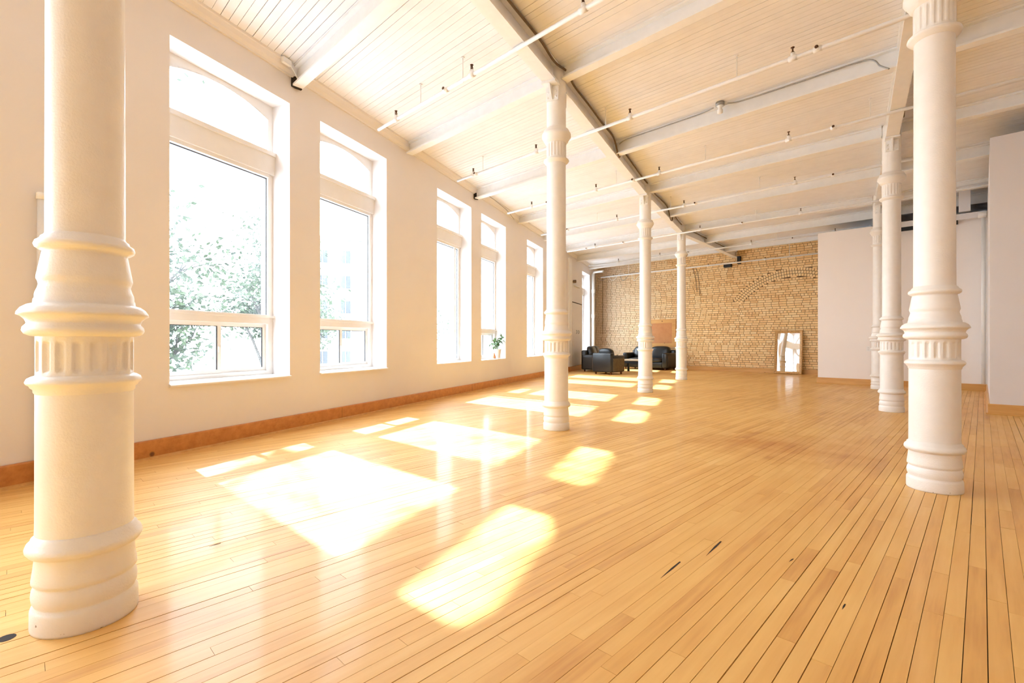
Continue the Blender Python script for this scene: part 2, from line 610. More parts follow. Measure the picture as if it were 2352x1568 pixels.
# a round pipe hole near the left column and splintered edges, dark openings in the boards
def flat_blot(name, pts, z=0.0011):
    mb = MB()
    n = len(pts)
    mb.prism(pts, z - 0.0007, z)
    return mb.build(name, 'dark', floor_o)
def fl(x, y):
    Y = F_PX / (y - HORIZON)
    return Vector(((x - 1176) * Y / F_PX, Y, 0))
hc = fl(15, 1465)
flat_blot('pipe_hole', [(hc.x + 0.024 * math.cos(a * PI / 8), hc.y + 0.024 * math.sin(a * PI / 8)) for a in range(16)])
for (xa, ya, xb, yb, w) in ((1517, 1328, 1562, 1290, 0.009), (1622, 1276, 1656, 1243, 0.010), (1812, 1290, 1822, 1283, 0.005), (1934, 1400, 1941, 1387, 0.006), (480, 1255, 507, 1247, 0.006)):
    a, b_ = fl(xa, ya), fl(xb, yb)
    d = (b_ - a); n_ = Vector((d.y, -d.x, 0)).normalized() * w
    m_ = a.lerp(b_, 0.6)
    flat_blot('splinter_gap', [tuple((a)[:2]), tuple((m_ + n_ * 0.5)[:2]), tuple((b_ + n_ * 0.4)[:2]), tuple((b_ - n_ * 0.3)[:2]), tuple((m_ - n_ * 0.5)[:2])][::-1])

# ================================================================== CEILING
ceil_mb = MB()
ceil_mb.prism([(q.x, q.y) for q in ROOM], CEIL + 0.016, CEIL + 0.12)
ceil_o = struct(ceil_mb.build('ceiling', 'dark'), 'white painted plank ceiling')


def row_x(P, Q, uu):
    """a (along V) where line P-Q has board coordinate uu"""
    pu, qu = P.dot(U), Q.dot(U)
    k = (uu - pu) / (qu - pu)
    return P.dot(V) + (Q.dot(V) - P.dot(V)) * k


PW = 0.0828
planks = []
umin = min(q.dot(U) for q in ROOM); umax = max(q.dot(U) for q in ROOM)
for i in range(int((umax - umin) / PW)):
    uu = umin + (i + 0.5) * PW
    cl = clip_line(U * uu, V)
    if not cl: continue
    cuts = [cl[0], row_x(COLS_A[0], COLS_A[1], uu), row_x(COLS_B[0], COLS_B[2], uu), cl[1]]
    for j in range(3):
        a, b_ = cuts[j], cuts[j + 1]
        if b_ - a > 0.05:
            planks.append((uu, a, b_, rng.choice([0.002, 0.003, 0.004, 0.006]), rng.random()))


def plank_geom(mb, pl, base=(0, 0)):
    uu, a, b_, gp, tone = pl
    pts = []
    for ss, vv in ((uu - PW / 2 + gp / 2, a), (uu - PW / 2 + gp / 2, b_), (uu + PW / 2 - gp / 2, b_), (uu + PW / 2 - gp / 2, a)):
        q = V * vv + U * ss
        pts.append((q.x - base[0], q.y - base[1]))
    mb.prism(pts, CEIL + (tone - 0.5) * 0.0015, CEIL + 0.014, tone)


def plank_view(pl):
    uu, a, b_ = pl[:3]
    s = 0
    for k in range(9):
        q = V * (a + (b_ - a) * (k + 0.5) / 9) + U * uu + Vector((0, 0, CEIL))
        p_ = pix(q)
        if p_ and 0 <= p_[0] <= 2352 and p_[1] >= 0:
            s += (b_ - a) / 9 / q.y ** 3
    return s


planks.sort(key=plank_view, reverse=True)
rest = MB()
for i, pl in enumerate(planks):
    if i < 240:
        q = V * ((pl[1] + pl[2]) / 2) + U * pl[0]
        mb = MB(); plank_geom(mb, pl, (q.x, q.y))
        mb.build('ceiling_plank', 'ceil', ceil_o, loc=(q.x, q.y, 0))
    else:
        plank_geom(rest, pl)
ro = rest.build('plank_field', 'ceil', ceil_o)
ro['kind'] = 'stuff'

# ================================================================== WINDOW WALL
WT = 0.45                       # wall thickness
ZS, ZH = 0.625, 3.75            # sill, head
WW = 1.34
T0, T1 = -4.2, 22.45
WIN = [(-2.76, 0), (0.04, 0), (1.85, 0), (4.655, 1), (6.465, 1), (9.265, 2), (11.075, 1), (13.885, 2), (15.69, 2), (19.93, 2)]
wl = MB()
edges = [T0] + [e for w, _ in WIN for e in (w, w + WW)] + [T1]
for i in range(0, len(edges), 2):
    wl.box(edges[i], edges[i + 1], 0, WT, -0.1, CEIL + 0.13)
for w, _ in WIN:
    wl.box(w, w + WW, 0, WT, -0.1, ZS)
    wl.box(w, w + WW, 0, WT, ZH, CEIL + 0.13)
wall_left = wl.build('wall_left', 'wall', loc=(WC, 0, 0), rz=WALL_ANG)
struct(wall_left, 'warm white plaster wall with tall deep set windows')
PANE_Y = 0.30


def arch_pts(x0, x1, z_spring, rise, n=20):
    w = (x1 - x0) / 2
    R = (w * w + rise * rise) / (2 * rise)
    zc = z_spring + rise - R
    cx_ = (x0 + x1) / 2
    a0 = math.asin(w / R)
    return [(cx_ + R * math.sin(-a0 + 2 * a0 * k / n), zc + R * math.cos(-a0 + 2 * a0 * k / n)) for k in range(n + 1)]


def make_window(idx, t, style, M=M_WALL, ang=WALL_ANG):
    root = struct(empty('window_%d' % idx, tuple(M @ Vector((t, 0, 0))), ang))
    J = 0.065
    ya, yb = 0.265, 0.345
    x0, x1 = J, WW - J
    fr = MB()
    fr.box(0, J, ya, yb, ZS, ZH); fr.box(x1, WW, ya, yb, ZS, ZH)
    fr.box(x0, x1, ya, yb, ZS, ZS + 0.055)
    fr.build('window_frame', 'white', root)
    # arched head panel
    ap = arch_pts(x0, x1, 3.575, 0.125)
    n = len(ap)
    hp = MB()
    vs_ = [(x, y, z) for y in (ya, yb) for x, z in ap] + [(x, y, ZH) for y in (ya, yb) for x, z in ap]
    fs = []
    for k in range(n - 1):
        fs.append((k, k + 1, 2 * n + k + 1, 2 * n + k))                    # front
        fs.append((n + k + 1, n + k, 3 * n + k, 3 * n + k + 1))            # back
        fs.append((k + 1, k, n + k, n + k + 1))                            # soffit
    hp.add(vs_, fs)
    hp.build('arched_head', 'white', root)
    # bead round the arched light
    bd = MB()
    for k in range(n - 1):
        bd.tube([(ap[k][0], ya - 0.002, ap[k][1]), (ap[k + 1][0], ya - 0.002, ap[k + 1][1])], 0.008, 5)
    bd.build('arch_bead', 'white', root)
    tb = MB()
    tb.box(0, WW, 0.225, yb, 2.945, 3.175)
    tb.box(0.0, WW, 0.205, 0.23, 3.155, 3.20)
    tb.box(x0, x1, ya - 0.02, yb, 2.905, 2.95)
    tb.build('transom', 'white', root)
    zl = 1.32 if style == 1 else ZS + 0.055
    gp = MB(); gp.add([(x, PANE_Y, z) for x, z in ([(x0, 3.20)] + ap + [(x1, 3.20)])], [tuple(reversed(range(n + 2)))])
    gp.build('arched_pane', 'glass', root)
    gp = MB(); gp.add([(x0, PANE_Y, zl), (x1, PANE_Y, zl), (x1, PANE_Y, 2.905), (x0, PANE_Y, 2.905)], [(0, 1, 2, 3)])
    gp.build('tall_pane', 'glass', root)
    gs = MB()
    gs.box(x0, x0 + 0.008, PANE_Y - 0.012, PANE_Y - 0.004, zl, 2.905); gs.box(x1 - 0.008, x1, PANE_Y - 0.012, PANE_Y - 0.004, zl, 2.905)
    gs.box(x0, x1, PANE_Y - 0.012, PANE_Y - 0.004, 2.895, 2.905)
    gs.build('gasket', 'gasket', root)
    if style == 1:
        rl = MB()
        rl.box(x0, x1, ya - 0.02, yb, 1.215, 1.32); rl.box(0.0, WW, ya - 0.035, ya, 1.285, 1.31)
        rl.build('rail', 'white', root)
        xm = WW / 2
        for k, (a, b_, yy) in enumerate(((x0, xm + 0.03, 0.275), (xm - 0.01, x1, 0.305))):
            sa = MB()
            q = 0.04
            z0, z1 = ZS + 0.055, 1.215
            sa.box(a, a + q, yy, yy + 0.025, z0, z1); sa.box(b_ - q, b_, yy, yy + 0.025, z0, z1)
            sa.box(a + q, b_ - q, yy, yy + 0.025, z0, z0 + q); sa.box(a + q, b_ - q, yy, yy + 0.025, z1 - q, z1)
            so = sa.build('sash', 'white', root)
            pg = MB(); pg.add([(a + q, yy + 0.013, z0 + q), (b_ - q, yy + 0.013, z0 + q), (b_ - q, yy + 0.013, z1 - q), (a + q, yy + 0.013, z1 - q)], [(0, 1, 2, 3)])
            pg.build('pane', 'glass', so)
            gk = MB(); w_ = 0.012
            gk.box(b_ - q - w_, b_ - q, yy + 0.004, yy + 0.012, z0 + q, z1 - q)
            gk.box(a + q, b_ - q, yy + 0.004, yy + 0.012, z1 - q - 0.006, z1 - q)
            gk.build('gasket', 'gasket', so)
            if k == 0:
                lt = MB(); lt.box(b_ - 0.032, b_ - 0.012, yy - 0.012, yy, 0.90, 0.96)
                lt.build('latch', 'white', so)
    elif style == 2:
        mm = MB(); mm.box(x1 - 0.16, x1 - 0.115, ya, yb, ZS + 0.055, 2.905)
        mm.build('mullion', 'white', root)
    sl = MB()
    lip = 0.03 if style == 1 and idx < 6 else 0.004
    prof = [(-lip, ZS - 0.022), (0.265, ZS - 0.022), (0.265, ZS + 0.012), (-lip + 0.012, ZS + 0.002), (-lip, ZS - 0.006)]
    sl.extrude_x(prof, -0.008 if lip > 0.01 else 0.0, WW + (0.008 if lip > 0.01 else 0))
    sl.build('window_sill', 'white', root, recalc=True)
    return root


WLAB = ['tall arched window farthest behind the camera', 'tall arched window just behind the camera', 'tall arched window beside the camera, left of the nearest column',
        'largest tall arched window, next to the nearest column', 'second tall arched window with a sliding lower sash', 'third tall arched window with a full height lower pane',
        'fourth tall arched window with a potted plant on its sill', 'fifth tall arched window left of the middle column', 'sixth tall arched window hidden behind the middle column', 'last tall window between the access panel and the drain pipe']
for i, (t, st_) in enumerate(WIN):
    make_window(i + 1, t, st_ if st_ else 1)['label'] = WLAB[i]

# baseboard and cornice of the window wall
bb = MB()
bb.extrude_x([(0.0, 0.0), (-0.02, 0.0), (-0.02, 0.152), (-0.014, 0.162), (0.0, 0.162)], T0, 17.9)
bo = struct(bb.build('baseboard_left', 'pine_wall', loc=(WC, 0, 0), rz=WALL_ANG, recalc=True), 'varnished orange pine baseboard under the windows')
q = MB(); q.extrude_x([(-0.02, 0.0), (-0.04, 0.0), (-0.034, 0.014), (-0.02, 0.02)], T0, 17.9)
q.build('shoe_moulding', 'pine', bo, recalc=True)
for tj in (6.83, 10.6, 14.4):
    q = MB(); q.box(tj, tj + 0.003, -0.0208, -0.019, 0.02, 0.155); q.build('board_joint', 'dark', bo)
cn = MB()
cn.extrude_x([(0, 4.055), (-0.018, 4.055), (-0.022, 4.075), (-0.05, 4.10), (-0.07, 4.14), (-0.085, 4.145), (-0.085, CEIL), (0, CEIL)], T0, T1)
struct(cn.build('trim_1', 'wall', loc=(WC, 0, 0), rz=WALL_ANG, recalc=True), 'painted cornice along the top of the window wall')

# ================================================================== OTHER WALLS
def wall_slab(name, a, b_, z0, z1, th, mat='wall', label=None):
    """slab from plan point a to b_, thickness to the left of the direction"""
    d = (b_ - a); L = d.length
    mb = MB(); mb.box(0, L, 0, th, z0, z1)
    return struct(mb.build(name, mat, loc=tuple(a), rz=math.atan2(d.y, d.x)), label)


wall_slab('wall_back', ROOM[3], ROOM[0], -0.1, CEIL + 0.13, -0.3, label='white wall behind the camera')
wall_slab('wall_right', ROOM[3], ROOM[2], -0.1, CEIL + 0.13, -0.3, label='white outer wall at the far right')

# partition (white) that cuts off the far right corner
PZ = 3.70
P_a, P_b, P_c = Vector((7.59, 12.0, 0)), Vector((9.74, 9.905, 0)), Vector((6.75, 6.71, 0))
P_b = P_a + V * ((P_b - P_a).dot(V))
P_c = P_b - U * 4.36
P_d = P_c + V * 4.0
P_e = P_a + U * ((BRICK_O - P_a).dot(U) - 0.01)
wall_slab('wall_partition_end', P_e, P_a + U * 0.121, 0, PZ, 0.11, label='end of the white partition at the brick wall')
wall_slab('wall_far_right', P_a, P_b, 0, PZ, 0.12, 'partition', label='plain white partition wall right of the brick wall')
wall_slab('wall_return', P_b, P_c + U * 0.121, 0, 3.86, 0.12, label='short white return wall running towards the camera')
wall_slab('wall_near_right', P_c, P_d, 0, 3.87, 0.12, label='beige white wall at the right edge')


def baseboard(name, a, b_, label):
    d = (b_ - a)
    mb = MB(); mb.extrude_x([(0, 0), (-0.02, 0), (-0.02, 0.135), (-0.014, 0.145), (0, 0.145)], -0.02, d.length + 0.0)
    o = struct(mb.build(name, 'pine', loc=tuple(a), rz=math.atan2(d.y, d.x), recalc=True), label)
    q_ = MB(); q_.extrude_x([(-0.02, 0), (-0.038, 0), (-0.032, 0.013), (-0.02, 0.018)], -0.038, d.length)
    q_.build('shoe_moulding', 'pine', o, recalc=True)
    return o


baseboard('baseboard_far_right', P_a, P_b, 'pine baseboard of the white partition')
baseboard('baseboard_return', P_b, P_c, 'pine baseboard of the short return wall')
baseboard('baseboard_near_right', P_c, P_d, 'pine baseboard at the right edge')

# ================================================================== BRICK WALL
LB = (P_e - BRICK_O).dot(V) + 0.05
bk = MB()
bk.box(-0.25, (ROOM[2] - BRICK_O).length + 0.3, 0.016, 0.36, -0.1, CEIL + 0.13)
brick_wall = struct(bk.build('wall_far', 'mortar', loc=tuple(BRICK_O), rz=GRID_ANG), 'exposed buff brick wall with a bricked up arch')
bricks = []
rng = random.Random(11)
CH = 0.0745
AX, AZ, AR, AI = 7.62, 1.10, 2.30, 2.02
FR = (2.45, 3.67, 0.83, 1.895)                        # framed panel on the wall


def lay(x0, x1, z, header=False):
    x = x0
    first = True
    while x < x1 - 0.03:
        ln = (0.105 if header else 0.2235) * rng.uniform(0.93, 1.05)
        if first:
            ln *= rng.uniform(0.35, 1.0); first = False
        e = min(x + ln, x1)
        if x1 - e < 0.05: e = x1
        if e - x > 0.03:
            bricks.append((x + 0.006, e - 0.006, z + 0.0055, z + CH - 0.0055, rng.uniform(-0.006, 0.004), rng.random(), rng.uniform(-0.012, 0.012)))
        x = e


nc = int((CEIL + 0.05 - 0.10) / CH)
for i in range(nc):
    z = 0.10 + i * CH
    zm = z + CH / 2
    hd = (i % 7 == 4)
    cuts = [(0.0, LB)]
    if zm < 2.43:
        xj = 5.96 + rng.uniform(-0.035, 0.035)
        cuts = [(0.0, xj), (xj, LB)]
    elif zm < AZ + AR:
        xo = AX - math.sqrt(max(0, AR * AR - (zm - AZ) ** 2))
        xo2 = AX + math.sqrt(max(0, AR * AR - (zm - AZ) ** 2))
        cuts = [(0.0, min(xo, LB)), (min(xo2, LB), LB)]
        if zm < AZ + AI:
            xi = math.sqrt(AI * AI - (zm - AZ) ** 2)
            cuts.append((AX - xi + 0.01, min(LB, AX + xi - 0.01)))
    for a, b_ in cuts:
        if FR[2] < zm < FR[3] and a < FR[0] < b_:
            lay(a, FR[0], z, hd); lay(FR[1], b_, z, hd)
        elif b_ - a > 0.04:
            lay(a, b_, z, hd)
arch = []
for ring in range(3):
    r0 = AI + 0.006 + ring * 0.0935
    r1 = r0 + 0.079
    a0, a1 = math.asin(-1.86 / AR), math.asin(min(0.999, (LB - AX) / AR))
    n = int((a1 - a0) * r0 / 0.078)
    for k in range(n):
        b0 = a0 + (a1 - a0) * k / n; b1 = a0 + (a1 - a0) * (k + 1) / n
        arch.append((r0, r1, b0 + 0.0034, b1 - 0.0034, rng.uniform(-0.008, 0.003), rng.uniform(0.45, 1.0)))


def brick_geom(mb, bkx):
    if len(bkx) == 7:
        x0, x1, z0, z1, dy, tone, tz = bkx
        mb.box(x0, x1, dy, 0.02, z0, z1, tone=tone)
    else:
        r0, r1, b0, b1, dy, tone = bkx
        P = [(AX + r * math.sin(b), AZ + r * math.cos(b)) for r, b in ((r0, b0), (r0, b1), (r1, b1), (r1, b0))]
        vs_ = [(x, dy, z) for x, z in P] + [(x, 0.02, z) for x, z in P]
        mb.add(vs_, [(0, 1, 2, 3), (7, 6, 5, 4), (1, 0, 4, 5), (2, 1, 5, 6), (3, 2, 6, 7), (0, 3, 7, 4)], tone)


def brick_size(bkx):
    c = ((bkx[0] + bkx[1]) / 2, bkx[2]) if len(bkx) == 7 else (AX + bkx[0] * math.sin(bkx[2]), AZ + bkx[0] * math.cos(bkx[2]))
    w_ = M_BRICK @ Vector((c[0], 0, c[1]))
    p_ = pix(w_)
    if p_[0] > 1880: return -1
    L_ = (bkx[1] - bkx[0]) if len(bkx) == 7 else 0.16
    return L_ / w_.y ** 2


allb = sorted(bricks + arch, key=brick_size, reverse=True)
rest = MB()
for i, b_ in enumerate(allb):
    if i < 295:
        mb = MB(); brick_geom(mb, b_)
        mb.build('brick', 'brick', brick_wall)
    else:
        brick_geom(rest, b_)
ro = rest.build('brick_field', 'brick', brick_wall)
ro['kind'] = 'stuff'
fb = MB()
fb.extrude_x([(0, 0), (-0.035, 0), (-0.035, 0.14), (-0.028, 0.15), (0, 0.15)], 0.0, LB)
fo = struct(fb.build('baseboard_far', 'pine', loc=tuple(BRICK_O), rz=GRID_ANG, recalc=True), 'pine baseboard along the brick wall')

# ================================================================== COLUMNS
PROFILE_BASE = [(0.150, 0.0), (0.1515, 0.008), (0.151, 0.066), (0.148, 0.076), (0.141, 0.084), (0.142, 0.090), (0.1465, 0.100), (0.1485, 0.117), (0.1465, 0.136), (0.141, 0.150),
                (0.1395, 0.154), (0.1405, 0.158), (0.1475, 0.164), (0.1470, 0.176), (0.1425, 0.210), (0.1385, 0.252), (0.140, 0.257), (0.155, 0.262), (0.1635, 0.275), (0.1645, 0.284), (0.160, 0.297), (0.149, 0.308), (0.1485, 0.315), (0.140, 0.322), (0.1385, 0.330)]
PROFILE_DRUM = [(0.1385, 0.330), (0.1378, 0.36), (0.1370, 0.80), (0.1372, 0.82)]
PROFILE_RING = [(0.1372, 0.82), (0.1415, 0.826), (0.1420, 0.836), (0.149, 0.842), (0.152, 0.849), (0.160, 0.855), (0.1624, 0.862), (0.158, 0.874), (0.147, 0.881), (0.1365, 0.885)]
FL0, FL1 = 0.885, 1.022
PROFILE_COLLAR = [(0.1365, 1.022), (0.150, 1.024), (0.164, 1.031), (0.1700, 1.043), (0.168, 1.055), (0.159, 1.066), (0.1585, 1.070), (0.163, 1.082), (0.174, 1.093), (0.1840, 1.098), (0.1825, 1.107), (0.173, 1.122), (0.158, 1.133), (0.1425, 1.138),
                  (0.1415, 1.152), (0.1385, 1.157), (0.138, 1.170), (0.1365, 1.178), (0.132, 1.190), (0.1275, 1.206), (0.1305, 1.216), (0.1345, 1.226), (0.1338, 1.236), (0.127, 1.275), (0.1205, 1.315), (0.1185, 1.325), (0.130, 1.330), (0.139, 1.337), (0.1416, 1.346), (0.138, 1.357), (0.126, 1.366), (0.1235, 1.374), (0.1165, 1.379), (0.1125, 1.386)]
PROFILE_SHAFT = [(0.1125, 1.386), (0.1120, 1.45), (0.1095, 2.9), (0.1095, 3.065)]
PROFILE_CRING = [(0.1095, 3.065), (0.121, 3.070), (0.126, 3.078), (0.138, 3.085), (0.1474, 3.0975), (0.143, 3.110), (0.128, 3.117), (0.1135, 3.121)]
CN0, CN1 = 3.121, 3.300
PROFILE_CAP = [(0.1135, 3.300), (0.122, 3.303), (0.130, 3.318), (0.138, 3.322), (0.142, 3.340), (0.152, 3.350), (0.158, 3.362), (0.161, 3.368), (0.168, 3.374), (0.168, 3.400), (0.164, 3.412), (0.152, 3.418), (0.150, 3.440), (0.143, 3.452), (0.121, 3.462), (0.1135, 3.475), (0.1115, 3.486)]
PROFILE_TOP = [(0.1115, 3.486), (0.111, 3.6), (0.111, CEIL + 0.004)]


def fluted(r, z0, z1, s0, s1, n=18, depth=0.011, hw=0.30):
    """drum with n recessed round-ended flutes between s0 and s1; hw = half width as a share of the pitch"""
    per = 10
    seg = n * per
    zs = [z0] + [s0 + (s1 - s0) * k / 16 for k in range(17)] + [z1]
    pitch = 2 * PI / n
    w = hw * pitch * r
    mb = MB(); vs_ = []; fs = []
    for z in zs:
        for k in range(seg):
            th = 2 * PI * k / seg
            x = ((k % per) - per / 2) / per * pitch * r
            zz = 0.0
            if z < s0 + w: zz = s0 + w - z
            if z > s1 - w: zz = z - (s1 - w)
            d = math.hypot(x, zz) / w
            rr_ = r - depth * (math.sqrt(max(0.0, 1 - d * d)))
            vs_.append((rr_ * math.cos(th), rr_ * math.sin(th), z))
    for i in range(len(zs) - 1):
        for k in range(seg):
            k2 = (k + 1) % seg
            fs.append((i * seg + k, i * seg + k2, (i + 1) * seg + k2, (i + 1) * seg + k))
    mb.add(vs_, fs, smooth=True)
    return mb


def make_column(loc, rz):
    root = empty('iron_column', tuple(loc), rz)
    MB().lathe(PROFILE_BASE, 64, cap=True).build('base', 'iron', root)
    MB().lathe(PROFILE_DRUM, 64, cap=False).build('lower_drum', 'iron', root)
    MB().lathe(PROFILE_RING, 64, cap=False).build('lower_ring', 'iron', root)
    fluted(0.1365, FL0, FL1, 0.896, 1.006).build('fluted_band', 'iron', root)
    MB().lathe(PROFILE_COLLAR, 64, cap=False).build('collar', 'iron', root)
    MB().lathe(PROFILE_SHAFT, 48, cap=False).build('shaft', 'iron', root)
    MB().lathe(PROFILE_CRING, 48, cap=False).build('necking_ring', 'iron', root)
    fluted(0.1135, CN0, CN1, 3.135, 3.292, depth=0.008).build('fluted_neck', 'iron', root)
    MB().lathe(PROFILE_CAP, 48, cap=False).build('capital', 'iron', root)
    MB().lathe(PROFILE_TOP, 48, cap=False).build('upper_shaft', 'iron', root)
    for sgn in (-1, 1):
        b_ = MB()
        y0 = sgn * 0.105
        def by(a, c): return (min(y0 + sgn * a, y0 + sgn * c), max(y0 + sgn * a, y0 + sgn * c))
        b_.box(-0.075, 0.075, *by(0, 0.02), 3.755, 3.935)
        b_.box(-0.085, 0.085, *by(0, 0.13), 3.912, 3.935)
        b_.add([(-0.01, y0, 3.76), (0.01, y0, 3.76), (-0.01, y0, 3.915), (0.01, y0, 3.915), (-0.01, y0 + sgn * 0.115, 3.915), (0.01, y0 + sgn * 0.115, 3.915), (-0.01, y0 + sgn * 0.035, 3.76), (0.01, y0 + sgn * 0.035, 3.76)],
               [(0, 2, 4, 6), (1, 7, 5, 3), (0, 6, 7, 1), (6, 4, 5, 7), (2, 3, 5, 4), (0, 1, 3, 2)])
        bo_ = b_.build('bracket', 'beam', root, recalc=True)
        for bx_ in (-0.05, 0.05):
            for bz_ in (3.79, 3.85):
                m_ = MB(); m_.tube([(bx_, y0 + sgn * 0.018, bz_), (bx_, y0 + sgn * 0.034, bz_)], 0.012, 6)
                m_.build('bolt', 'beam', bo_)
    return root


dirA = (COLS_A[1] - COLS_A[0]); angA = math.atan2(dirA.y, dirA.x) - PI / 2
dirB = (COLS_B[1] - COLS_B[0]); angB = math.atan2(dirB.y, dirB.x) - PI / 2
lab = ['white fluted iron column at the far left, largest and nearest to the camera',
       'white iron column in the middle of the picture, second in the row nearest the windows',
       'white iron column in front of the sofa, third in the row nearest the windows',
       'white iron column right of the sofa, farthest in the row nearest the windows']
labB = ['large white iron column at the right with its foot wholly in view',
        'white iron column partly hidden behind the large right hand column',
        'farthest white iron column of the right hand row, before the white partition']
col0 = make_column(COLS_A[0], angA)
tag(col0, lab[0], 'column', 'cast iron columns')
for k in range(1, 4):
    c = copy_tree(col0); c.location = COLS_A[k]; c.rotation_euler = (0, 0, angA); c['label'] = lab[k]
for k in range(3):
    c = copy_tree(col0); c.location = COLS_B[k]; c.rotation_euler = (0, 0, angB); c['label'] = labB[k]

# ================================================================== GIRDERS AND BEAMS
def ibeam(name, a, b_, zb, zt, fw, label, group, web=0.014, ft=0.022, cat='beam'):
    d = b_ - a; L = d.length
    root = empty(name, (a.x, a.y, zb), math.atan2(d.y, d.x))
    h = zt - zb
    MB().box(0, L, -fw / 2, fw / 2, 0, ft).build('lower_flange', 'beam', root)
    MB().box(0, L, -web / 2, web / 2, ft, h - ft).build('web', 'beam', root)
    MB().box(0, L, -fw / 2, fw / 2, h - ft, h - 0.001).build('upper_flange', 'beam', root)
    return tag(root, label, cat, group)


GZ = 3.937
def girder(a, b_, label, r0=0.112, r1=0.112):
    d = (b_ - a).normalized()
    return ibeam('ceiling_girder', a + d * r0, b_ - d * r1, GZ, CEIL - 0.0005, 0.15, label, 'ceiling girders', 0.02, 0.026, 'girder')


girder(COLS_A[0], COLS_A[1], 'white riveted ceiling girder running from the top edge to the middle column')
girder(COLS_A[1], COLS_A[2], 'white ceiling girder between the middle column and the column before the sofa')
girder(COLS_A[2], COLS_A[3], 'white ceiling girder between the two farthest columns near the windows')
G_END = BRICK_O + V * 5.82
girder(COLS_A[3], G_END, 'white ceiling girder ending in the brick wall beside a black bracket', 0.112, 0.005)
girder(COLS_B[0], COLS_B[1], 'white ceiling girder behind the top of the large right column')
girder(COLS_B[1], COLS_B[2], 'far white ceiling girder of the right hand column row')
dB0 = (COLS_B[0] - COLS_B[1]).normalized()
girder(COLS_B[0] + dB0 * 4.0, COLS_B[0], 'white ceiling girder leading from the large right column over the camera', 0, 0.112)
G_B3 = COLS_B[2] + dirB.normalized() * 4.3
girder(COLS_B[2], G_B3, 'white ceiling girder passing above the white partition', 0.112, 0)


def lerp_pts(P, Q, k): return P + (Q - P) * k


def hit_wall(p):        # from p along -V to the window wall
    s_ = (p.x - WS * p.y - WC) / (V.x - WS * V.y)
    return p - V * s_
def hit_rowB(p):
    P, Q = COLS_B[0], COLS_B[2]
    e = Q - P
    # p + V a = P + e b
    den = V.x * (-e.y) + e.x * V.y
    rx, ry = P.x - p.x, P.y - p.y
    a = (rx * (-e.y) + e.x * ry) / den
    return p + V * a
nodes = [(COLS_A[0].lerp(COLS_A[1], 0.5), 0), (COLS_A[1], 1), (COLS_A[1].lerp(COLS_A[2], 0.5), 0), (COLS_A[2], 1), (COLS_A[2].lerp(COLS_A[3], 0.5), 0), (COLS_A[3], 1),
         (COLS_A[3].lerp(G_END, 0.36), 0), (COLS_A[3].lerp(G_END, 0.74), 0)]
for i, (p, at_col) in enumerate(nodes):
    zb = 3.995 if at_col else 3.955
    e = 0.115 if at_col else 0.012
    w_ = hit_wall(p)
    bm_ = ibeam('ceiling_beam', w_ + V * 0.06, p - V * e, zb, CEIL - 0.0008, 0.115, 'white ceiling beam from the window wall to the first girder, %s from the camera' % ORD[i], 'beams between windows and first girder')
    if i in (0, 2): MB().box(-0.055, -0.022, -0.06, 0.06, 0.0, CEIL - zb - 0.02).build('wall_pocket', 'dark', bm_)
    if i < 6:
        b_ = hit_rowB(p)
        if i == 0: continue
        if i == 5: b_ = COLS_B[2]
        vv = (b_ - p).normalized()
        ibeam('ceiling_beam', p + vv * e, b_ - vv * e, zb, CEIL - 0.0008, 0.115, 'white ceiling beam between the two rows of columns, %s from the camera' % ORD[i - 1], 'beams between the column rows')
        end = b_ + V * 3.4
        ibeam('ceiling_beam', b_ + V * e, end, zb, CEIL - 0.0008, 0.115, 'white ceiling beam right of the large right column row, %s from the camera' % ORD[i - 1], 'beams right of the column rows')
    else:
        ibeam('ceiling_beam', p + V * e, p + V * 6.3, zb, CEIL - 0.0008, 0.115, 'far white ceiling beam %s the brick wall' % ('one bay before' if i == 6 else 'close to'), 'beams before the brick wall')

